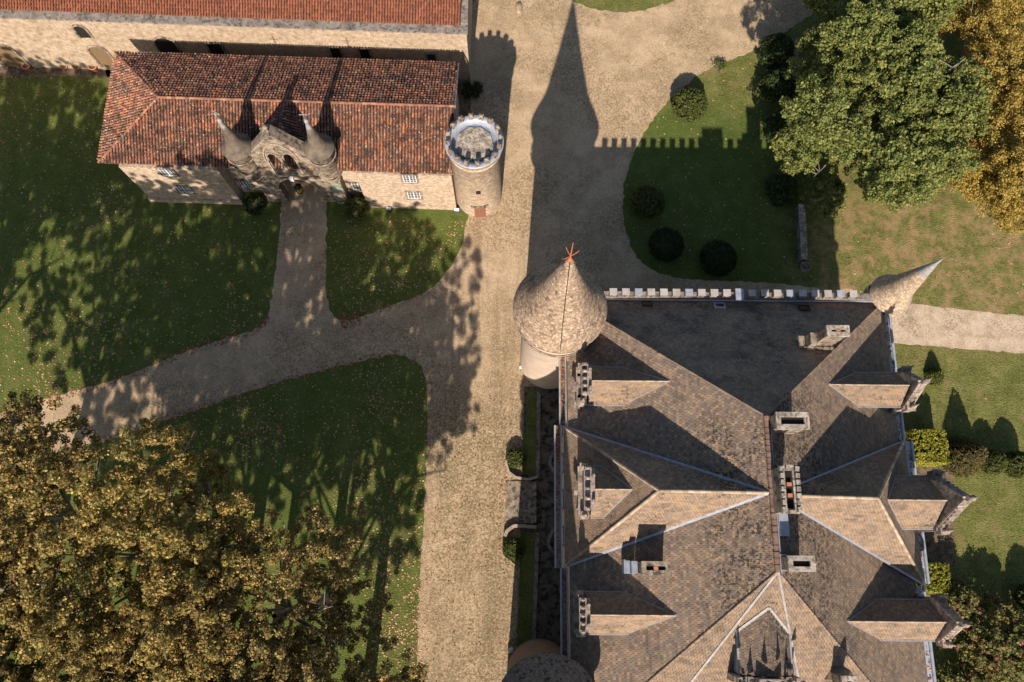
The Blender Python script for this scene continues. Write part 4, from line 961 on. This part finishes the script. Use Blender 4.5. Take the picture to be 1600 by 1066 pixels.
spots = [  # pixel of the crown middle, height of that middle, scale, turn
 (trA, 0, 810, 1.0, .3, 'dull brown green plane tree in the far left corner nearest the drive'),
 (trB, 225, 880, 1.0, 1.2, 'plane tree with the brightest yellow sunlit crown top, beside the dark lower lawn'),
 (trA, 415, 960, .9, 2.6, 'brown plane tree reaching furthest right over the lower lawn'),
 (trB, 70, 1060, .9, 4.0, 'plane tree cut by the bottom left corner of the picture'),
 (trA, 290, 1110, .86, 5.0, 'plane tree cut by the bottom edge between the corner tree and the drive'),
 (trB, 480, 1190, .95, .4, 'plane tree outside the bottom edge nearest the drive'),
 (trA, 340, 1440, 1.0, 3.4, 'plane tree outside the bottom edge, second row nearest the drive'),
 (trA, -120, 1330, 1.0, 0.4, 'plane tree outside the bottom edge, second row left'),
 (trB, 100, 1420, 1.0, 2.4, 'plane tree outside the bottom edge, second row middle'),
 (trA, -230, 930, 1.0, 1.9, 'plane tree outside the left edge, southern one'),
 (trB, -450, 760, 1.0, 3.1, 'plane tree outside the left edge, middle one'),
 (trA, -330, 560, .9, 2.2, 'plane tree outside the left edge, northern one'),
]
for i, (src, px, py, sc_, rz, lab) in enumerate(spots):
    o = src if i < 2 else copy_tree(src)
    p = P(px, py, 22*sc_); o.location = (p.x, p.y, 0); o.rotation_euler = (0, 0, rz); o.scale = (sc_,)*3; tag(o, lab, 'tree', PL)
_b = [c_ for c_ in trB.children if c_.name.startswith('crown')][0]; _b.data = _b.data.copy(); _b.data.materials[0] = M['sunlit_leaf']  # one crown gets the leaf colour with sunlight painted in
def place(o, px, py, z, rz=0, sc_=1): p = P(px, py, z); o.location = (p.x, p.y, 0); o.rotation_euler = (0, 0, rz); o.scale = (sc_,)*3
g1 = make_tree('lime_tree', 'broad green tree with dense rounded crown at the top right beside the stone wall', 'tree', 9.8, 14, 2.0, 2700, 70, .20, 'green_leaf', 12, .62, lobes=38); place(g1, 1366, 176, 9, .6, 1.02)
g2 = make_tree('lime_tree', 'green tree behind the broad one, cut by the top edge', 'tree', 7.5, 12, 2, 1300, 70, .20, 'green_leaf', 22, .62, lobes=-30); place(g2, 1395, -50, 9, .6)
g3 = make_tree('plane_tree', 'golden orange autumn tree at the right edge beyond the green tree', 'tree', 9.6, 13, 2, 1600, 95, .155, 'gold_leaf', 31, .66, lobes=32); place(g3, 1598, 205, 9, .2)
g4 = copy_tree(g3); tag(g4, 'golden autumn tree cut by the top right corner', 'tree'); place(g4, 1600, -10, 10, 2.2, 1.0)

# shrubs --------------------------------------------------------------------
def ball_shrub(name, label, cat, px, py, R, Hh, leaf, z=None, group=None, shape='ball', size=.11, per=16, n=520, seed=1):
    r_ = np.random.default_rng(seed); cs = []; 
    for _ in range(n):
        d = r_.normal(size=3); d /= np.linalg.norm(d)
        if shape == 'ball': q = d*np.array([R, R, Hh/2])+np.array([0, 0, Hh/2])
        elif shape == 'cone':
            h_ = 1-math.sqrt(r_.random()); a = r_.random()*6.28; rr = R*(1-h_)**.85; q = np.array([math.cos(a)*rr, math.sin(a)*rr, .1+h_*Hh])
        elif shape == 'box':
            q = r_.uniform(-1, 1, 3); k = r_.integers(5); 
            if k == 4: q[2] = 1
            else: q[k % 2] = 1 if k < 2 else -1
            q = np.array([q[0]*R, q[1]*R, (q[2]+1)/2*Hh])
        if q[2] < .05: q[2] = .05
        cs.append(q)
    root = empty(name); tag(root, label, cat, group); p = P(px, py, z if z is not None else Hh/2); root.location = (p.x, p.y, 0)
    put(leaves_mesh('foliage', cs, np.full(n, .16), per, size, M[leaf], flat=.1, squash=1), 'foliage', root)
    m = MB()
    if shape == 'ball': m.lathe((0, 0), [(.15, 0), (R*.6, .15*Hh), (R*.88, .5*Hh), (R*.6, .84*Hh), (.05, .94*Hh)], 16)
    elif shape == 'cone': m.lathe((0, 0), [(R*.9, 0), (R*.6, Hh*.4), (.05, Hh*.92)], 16)
    else: m.box((0, 0, Hh*.47), (R*1.86, R*1.86, Hh*.94))
    m.build('twigs', M['shrubcore'], root)
    return root
ball_shrub('round_shrub', 'variegated round clipped shrub standing alone on the sunny lawn edge', 'shrub', 1078, 164, 1.75, 2.6, 'box_leaf', seed=2, n=700, size=.14)
ball_shrub('topiary_ball', 'shaded clipped ball on the round lawn, nearest the gravel at its left', 'topiary', 1012, 316, 1.65, 2.4, 'box_leaf', group='clipped balls on the shaded lawn', seed=3)
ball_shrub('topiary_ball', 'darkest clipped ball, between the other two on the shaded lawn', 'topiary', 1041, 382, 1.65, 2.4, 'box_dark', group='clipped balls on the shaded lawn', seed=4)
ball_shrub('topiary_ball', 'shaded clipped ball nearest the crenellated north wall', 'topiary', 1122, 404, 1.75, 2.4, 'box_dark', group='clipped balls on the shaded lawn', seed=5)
ball_shrub('topiary_ball', 'small round bush against the gatehouse right of the arch', 'bush', 557, 326, 1.2, 1.8, 'box_leaf', seed=6, n=300)
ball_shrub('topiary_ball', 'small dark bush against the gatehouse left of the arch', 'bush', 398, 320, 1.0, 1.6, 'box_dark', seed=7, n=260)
ball_shrub('topiary_cone', 'small clipped cone on the east lawn nearest the gravel path', 'topiary', 1460, 588, .85, 1.7, 'box_leaf', shape='cone', seed=8, n=260, z=.3)
ball_shrub('topiary_cone', 'large brown green clipped cone beside the yellow cube hedge', 'topiary', 1508, 712, 1.9, 4.4, 'brown_leaf', shape='cone', seed=9, n=800, z=1)
ball_shrub('hedge_cube', 'bright yellow green clipped cube beside the east wall', 'hedge', 1453, 698, 1.45, 2.6, 'hedge_leaf', shape='box', seed=10, n=1500, z=2.4, size=.13)
ball_shrub('hedge_cube', 'yellow green clipped cube half hidden above the flowering shrub', 'hedge', 1461, 903, 1.15, 2.4, 'hedge_leaf', shape='box', seed=11, n=700, z=2.2, size=.12)
ball_shrub('topiary_egg', 'round green topiary just right of the brown cone', 'topiary', 1551, 722, 1.05, 2.6, 'box_leaf', seed=12, n=420)
ball_shrub('topiary_egg', 'round green topiary cut by the right edge', 'topiary', 1588, 726, 1.15, 2.8, 'box_leaf', seed=13, n=420)
ball_shrub('topiary_egg', 'dark round topiary low at the right edge under the others', 'topiary', 1612, 935, 1.2, 2.8, 'box_leaf', seed=14, n=420)
ball_shrub('brown_shrub', 'dull brown shrub squeezed between the east wall and the yellow cube hedge', 'shrub', 1415, 715, .9, 1.8, 'brown_leaf', seed=15, n=260)
ball_shrub('stair_shrub', 'leafy bush inside the curved wall left of the bridge steps, upper one', 'bush', 806, 716, .85, 1.1, 'box_leaf', seed=16, n=260, per=20)
ball_shrub('stair_shrub', 'leafy bush inside the curved wall left of the bridge steps, lower one', 'bush', 803, 858, .95, 1.1, 'box_leaf', seed=17, n=300, per=20)
# loose flowering shrub and its neighbours
def loose(name, label, cat, px, py, R, Hh, leaf, n, per, size, seed, z=2, cr=.5):
    root = empty(name); tag(root, label, cat); p = P(px, py, z); root.location = (p.x, p.y, 0)
    r_ = np.random.default_rng(seed); cs = []
    for _ in range(n):
        a = r_.random()*6.28; q = r_.random()**.5; cs.append((math.cos(a)*R*q, math.sin(a)*R*q, Hh*(.25+.75*(1-q*q)**.5*r_.uniform(.5, 1.05))))
    put(leaves_mesh('foliage', cs, r_.uniform(.3, .7, n)*cr*1.6, per, size, M[leaf]), 'foliage', root)
    m = MB()
    for i in range(14):
        a = i*2.4; m.tube((math.cos(a)*.2, math.sin(a)*.2, 0), (math.cos(a)*R*.7, math.sin(a)*R*.7, Hh*.8), .05, .015, 5)
    m.build('stems', M['bark'], root); return root
loose('flowering_shrub', 'large loose shrub with pink flowers filling the bottom right corner', 'shrub', 1560, 1000, 3.6, 4.2, 'rose_leaf', 240, 60, .22, 41)
loose('flowering_shrub', 'pink flowered shrub nearest the lower east dormer', 'shrub', 1500, 940, 1.7, 3.4, 'rose_leaf', 90, 55, .2, 42)
loose('flowering_shrub', 'low shrub with pink flowers cut by the bottom edge', 'shrub', 1510, 1075, 2.2, 3.0, 'rose_leaf', 110, 55, .2, 43)
loose('ivy_shrub', 'dark ivy shrub at the top of the old wall', 'shrub', 1215, 75, 1.7, 3.2, 'ivy_leaf', 110, 70, .2, 44)
loose('ivy_shrub', 'dark ivy shrub half way along the old wall, left of the green tree', 'shrub', 1218, 130, 1.8, 3.2, 'ivy_leaf', 120, 70, .2, 45)
loose('ivy_shrub', 'dark ivy shrub under the left side of the green tree', 'shrub', 1222, 195, 1.5, 2.6, 'ivy_leaf', 90, 70, .2, 46)
loose('laurel_shrub', 'dark shrub beside the lichened wall end under the green tree', 'shrub', 1225, 290, 1.5, 2.2, 'ivy_leaf', 90, 70, .2, 47)
loose('laurel_shrub', 'dark green shrub right of the old wall below the big green tree', 'shrub', 1290, 300, 2.2, 3.2, 'green_leaf', 90, 70, .22, 49)
loose('small_plant', 'tiny yellow green plant beside the drive above the variegated shrub', 'plant', 1125, 103, .55, .7, 'box_leaf', 16, 30, .12, 50, z=.3)
loose('ivy_shrub', 'dark low ivy at the foot of the gatehouse end by the barn', 'shrub', 740, 140, 1.0, .9, 'ivy_leaf', 30, 50, .16, 51, z=.5)

# ---------------------------------------------------------------- walls, steps and small things
def old_wall(label, p0, p1, h, th):
    root = empty('garden_wall', ((p0.x+p1.x)/2, (p0.y+p1.y)/2, 0)); tag(root, label, 'garden wall')
    m = MB(); L = (p1-p0).length; k = int(L/.55); ang = math.atan2(p1.y-p0.y, p1.x-p0.x)
    for i in range(k):
        q = p0.lerp(p1, (i+.5)/k); hh = h*random.uniform(.93, 1.0); m.box((q.x, q.y, hh/2), (L/k*.99, th*random.uniform(.9, 1.1), hh), ang+random.uniform(-.02, .02))
    rel(m.build('masonry', M['stone_grey']), root)
    m = MB()
    for i in range(k):
        q = p0.lerp(p1, (i+.5)/k); m.box((q.x, q.y, h+.06), (L/k*.96, th*1.2, .12), ang+random.uniform(-.05, .05))
    rel(m.build('coping', M['concrete']), root)
old_wall('old lichened garden wall disappearing under the green tree', P(1243, 60, 1.2), P(1243, 175, 1.2), 1.2, .55)
old_wall('lichened garden wall end with the stone urn at its foot', P(1252, 320, 1.0), P(1257, 405, 1.0), 1.0, .55)
u = P(1257, 418, .5); uo = empty('stone_urn', (u.x, u.y, 0)); tag(uo, 'round pale stone urn at the foot of the lichened wall end', 'urn')
m = MB(); m.lathe((0, 0), [(.28, 0), (.28, .1), (.14, .2), (.2, .4), (.45, .7), (.52, .85), (.42, .86), (.36, .7)], 20, top=False); m.build('bowl', M['ledge'], uo)
m = MB(); m.lathe((0, 0), [(.37, .68), (.36, .74)], 16); m.build('soil', M['soil'], uo)
# terrace kerbs and steps west of the house
def kerb(label, pts, wd, h, mat='ledge'):
    root = empty('stone_kerb', (pts[0].x, pts[0].y, 0)); tag(root, label, 'kerb')
    m = MB()
    for a, b in zip(pts[:-1], pts[1:]):
        L = (b-a).length; k = max(1, int(L/.8)); ang = math.atan2(b.y-a.y, b.x-a.x)
        for i in range(k):
            q = a.lerp(b, (i+.5)/k); m.box((q.x, q.y, h/2), (L/k+.02 if k == 1 else L/k*.97, wd*random.uniform(.95, 1.05), h*random.uniform(.96, 1.04)), ang)
    o = m.build('stones', M[mat]); rel(o, root); return root
kerb('long kerb between the grass strip and the terrace, north of the bridge steps', [P(842, 612, .3), P(840, 745, .3)], .35, .3)
kerb('long kerb between the grass strip and the terrace, south of the bridge steps', [P(840, 832, .3), P(834, 1000, .3)], .35, .3)
kerb('thin kerb edging the drive north of the bridge steps', [P(818, 640, .1), P(815, 742, .1)], .14, .12)
kerb('thin kerb edging the drive south of the bridge steps', [P(812, 860, .1), P(806, 1008, .1)], .14, .12)
curve = [(875, 700), (866, 706), (860, 716), (859, 726), (864, 734), (871, 742), (870, 780), (869, 825), (862, 832), (857, 842), (857, 852), (862, 860), (870, 867)]
kerb('scalloped kerb on the dark terrace facing the door of the west wall', [P(x, y, .25) for x, y in curve], .28, .25)
sc2 = [(840, 745), (825, 749), (806, 746), (795, 738), (791, 725), (793, 708), (800, 697)]
kerb('curved low wall wrapping the upper bush beside the bridge steps', [P(x, y, .5) for x, y in sc2], .22, .5, 'ledge2')
sc3 = [(838, 824), (820, 822), (803, 822), (792, 830), (789, 838)]
kerb('scrolled low wall on the lower side of the bridge steps', [P(x, y, .5) for x, y in sc3], .3, .6, 'ledge2')
kerb('thin curved border round the lower bush beside the bridge steps', [P(x, y, .1) for x, y in ((788, 845), (787, 858), (792, 872), (800, 880), (808, 885))], .12, .12, 'render')
st = empty('bridge_steps', (P(822, 785).x, P(822, 785).y, 0)); tag(st, 'shallow stone steps linking the drive to the terrace between curved walls', 'steps')
a0, a1 = P(790, 752, 0), P(838, 818, 0)
for i in range(6):
    w_ = (a1.x-a0.x)/6
    m = MB(); m.box((a0.x+w_*(i+.5), (a0.y+a1.y)/2, .03+.025*i), (w_-.01, abs(a1.y-a0.y), .06+.05*i)); rel(m.build('step', M['stone_grey']), st)
# terracotta pots by the barn
for i, (px, py, sc_, lay, lab) in enumerate(((43, 105, 1.0, 0, 'terracotta pot standing alone below the big arched barn door'), (100, 101, .85, 1, 'terracotta pot tipped beside another, left one'), (119, 102, .85, 1, 'terracotta pot tipped beside another, right one'), (147, 106, 1.05, 0, 'terracotta pot nearest the small ochre barn door'))):
    p = P(px, py, .4); r = empty('plant_pot', (p.x, p.y, 0)); tag(r, lab, 'plant pot', 'terracotta pots by the barn'); r.scale = (sc_,)*3
    m = MB(); m.lathe((0, 0), [(.26, 0), (.40, .62), (.46, .63), (.46, .74), (.37, .745), (.35, .55)], 20, top=False, bot=True); m.build('pot', M['terra'], r)
    m = MB(); m.lathe((0, 0), [(.36, .58), (.355, .62)], 16); m.build('earth', M['soil'], r)
    if lay: r.rotation_euler = (.5, .25, 0); r.location.z = .15
# ground spotlights
for px, py, lab in ((714, 328, 'small pale floodlight on the grass at the foot of the battlemented tower'), (608, 326, 'small pale floodlight on the grass below the gatehouse windows'), (798, 1016, 'small pale floodlight beside the drive at the lower round tower'), (816, 574, 'small pale floodlight at the foot of the upper round tower')):
    p = P(px, py, .2); r = empty('floodlight', (p.x, p.y, 0)); tag(r, lab, 'floodlight'); r.rotation_euler = (0, 0, random.uniform(-.4, .4))
    m = MB(); m.box((0, 0, .3), (.48, .3, .34), 0, tilt=Matrix.Rotation(.6, 3, 'X')); m.build('housing', M['zinc'], r)
    m = MB(); m.box((-.26, 0, .17), (.03, .08, .34)); m.box((.26, 0, .17), (.03, .08, .34)); m.box((0, 0, .015), (.5, .3, .03)); m.build('bracket', M['iron'], r)
def rock(px, py, sx, sy, h, lab, mat='render'):
    p = P(px, py, 0); m = MB(); n = 10; rr = random.Random(px); vs = []
    m.lathe((0, 0), [(1, 0), (1.02, .3), (.7, .85), (.2, 1.0)], 12)
    m.v = [(x*sx*rr.uniform(.88, 1.1), y*sy*rr.uniform(.88, 1.1), z*h) for x, y, z in m.v]
    o = m.build('boulder', M[mat]); o.location = (p.x, p.y, 0); tag(o, lab, 'rock')
rock(811, 13, .38, .75, .35, 'pale elongated boulder on the gravel near the top edge'); rock(731, 127, .33, .33, .3, 'small grey stone in the tower shadow beside the gatehouse gable', 'ledge')

# ---------------------------------------------------------------- fallen leaves
def inpoly(p, poly):
    x, y = p; c_ = False; n = len(poly)
    for i in range(n):
        x1, y1 = poly[i]; x2, y2 = poly[(i+1) % n]
        if (y1 > y) != (y2 > y) and x < (x2-x1)*(y-y1)/(y2-y1)+x1: c_ = not c_
    return c_
def scatter(name, label, regions, mat, size, z=.03):
    pts = []
    for poly, n, clump in regions:
        xs = [p[0] for p in poly]; ys = [p[1] for p in poly]; k = 0; cl = [(random.uniform(min(xs), max(xs)), random.uniform(min(ys), max(ys))) for _ in range(14)]
        tries = 0
        while k < n and tries < n*20:
            tries += 1
            if random.random() < clump: c_ = random.choice(cl); q = (c_[0]+random.gauss(0, 26), c_[1]+random.gauss(0, 30))
            else: q = (random.uniform(min(xs), max(xs)), random.uniform(min(ys), max(ys)))
            if inpoly(q, poly): pts.append(P(q[0], q[1], z)); k += 1
    c_ = [(p.x, p.y, z) for p in pts]; me = leaves_mesh(name, c_, np.full(len(c_), .01), 1, size, M[mat], flat=3.0, squash=.5)
    o = put(me, name); tag(o, label, kind='stuff'); return o
lw1 = [(0, 118), (165, 125), (150, 260), (230, 325), (430, 330), (426, 440), (418, 500), (300, 543), (150, 600), (0, 645)]
lw3 = [(100, 704), (250, 660), (400, 608), (560, 567), (650, 560), (667, 610), (662, 800), (652, 1066), (560, 1066), (520, 860), (400, 740), (300, 730), (150, 720)]
island = [(1180, 90), (1100, 115), (1050, 155), (1010, 205), (985, 255), (975, 310), (980, 370), (1010, 415), (1060, 432), (1280, 440), (1240, 300), (1220, 180)]
L2p = [(513, 330), (725, 345), (720, 385), (690, 430), (600, 478), (530, 498), (512, 475)]
scatter('fallen_leaves', 'pinkish fallen leaves dotted over the lawns', [(lw1, 2100, .45), (lw3, 2300, .4), (L2p, 650, .2), (island, 420, .35),
   ([(655, 560), (680, 560), (672, 1066), (640, 1066)], 260, 0), ([(1290, 340), (1600, 330), (1600, 480), (1290, 460)], 110, .3), ([(1395, 545), (1600, 560), (1600, 700), (1395, 680)], 25, 0), ([(570, 860), (655, 860), (655, 1066), (590, 1066)], 260, .2)], 'fallen', .15)
edge = []
for a, b in zip([(0, 646), (60, 625), (150, 603), (220, 578), (300, 545), (350, 530), (400, 515)], [(60, 625), (150, 603), (220, 578), (300, 545), (350, 530), (400, 515), (420, 495)]): edge.append(([(a[0], a[1]-6), (b[0], b[1]-6), (b[0], b[1]+8), (a[0], a[1]+8)], 90, 0))
for a, b in zip([(100, 702), (180, 685), (250, 660), (320, 637), (400, 607), (500, 580), (560, 565)], [(180, 685), (250, 660), (320, 637), (400, 607), (500, 580), (560, 565), (625, 552)]): edge.append(([(a[0], a[1]-7), (b[0], b[1]-7), (b[0], b[1]+4), (a[0], a[1]+4)], 80, 0))
edge += [([(530, 495), (600, 475), (672, 450), (672, 460), (600, 488), (535, 512)], 160, 0), ([(530, 492), (560, 490), (565, 508), (535, 515)], 160, 0), ([(785, 690), (800, 690), (790, 760), (782, 820), (776, 820), (782, 760)], 60, 0), ([(778, 820), (790, 860), (805, 885), (795, 890), (780, 860)], 40, 0)]
scatter('dry_leaves', 'rusty dry leaves along the edges of the paths', edge+[([(670, 560), (810, 600), (806, 1066), (660, 1066)], 260, .3), ([(740, 50), (980, 50), (970, 400), (780, 400)], 120, 0)], 'drydot', .14)
gl = []
for x_, y0, y1, n in ((4.05, 10, 15.8, 170), (3.65, 6.5, 9.6, 90), (3.65, -1, 6, 30), (4.05, -8, -1.2, 70), (30.3, 9, 18.5, 60), (30.85, -1.5, 8, 70), (30.4, -13, -2.4, 80)):
    for _ in range(n): gl.append((x_+random.gauss(0, .07), random.uniform(y0, y1), ZE-.12))
put(leaves_mesh('gutter_leaves', gl, np.full(len(gl), .02), 1, .16, M['drydot'], flat=3.0, squash=.5), 'gutter_leaves')
tag(bpy.data.objects['gutter_leaves'], 'orange dry leaves lying in the roof gutters', kind='stuff')
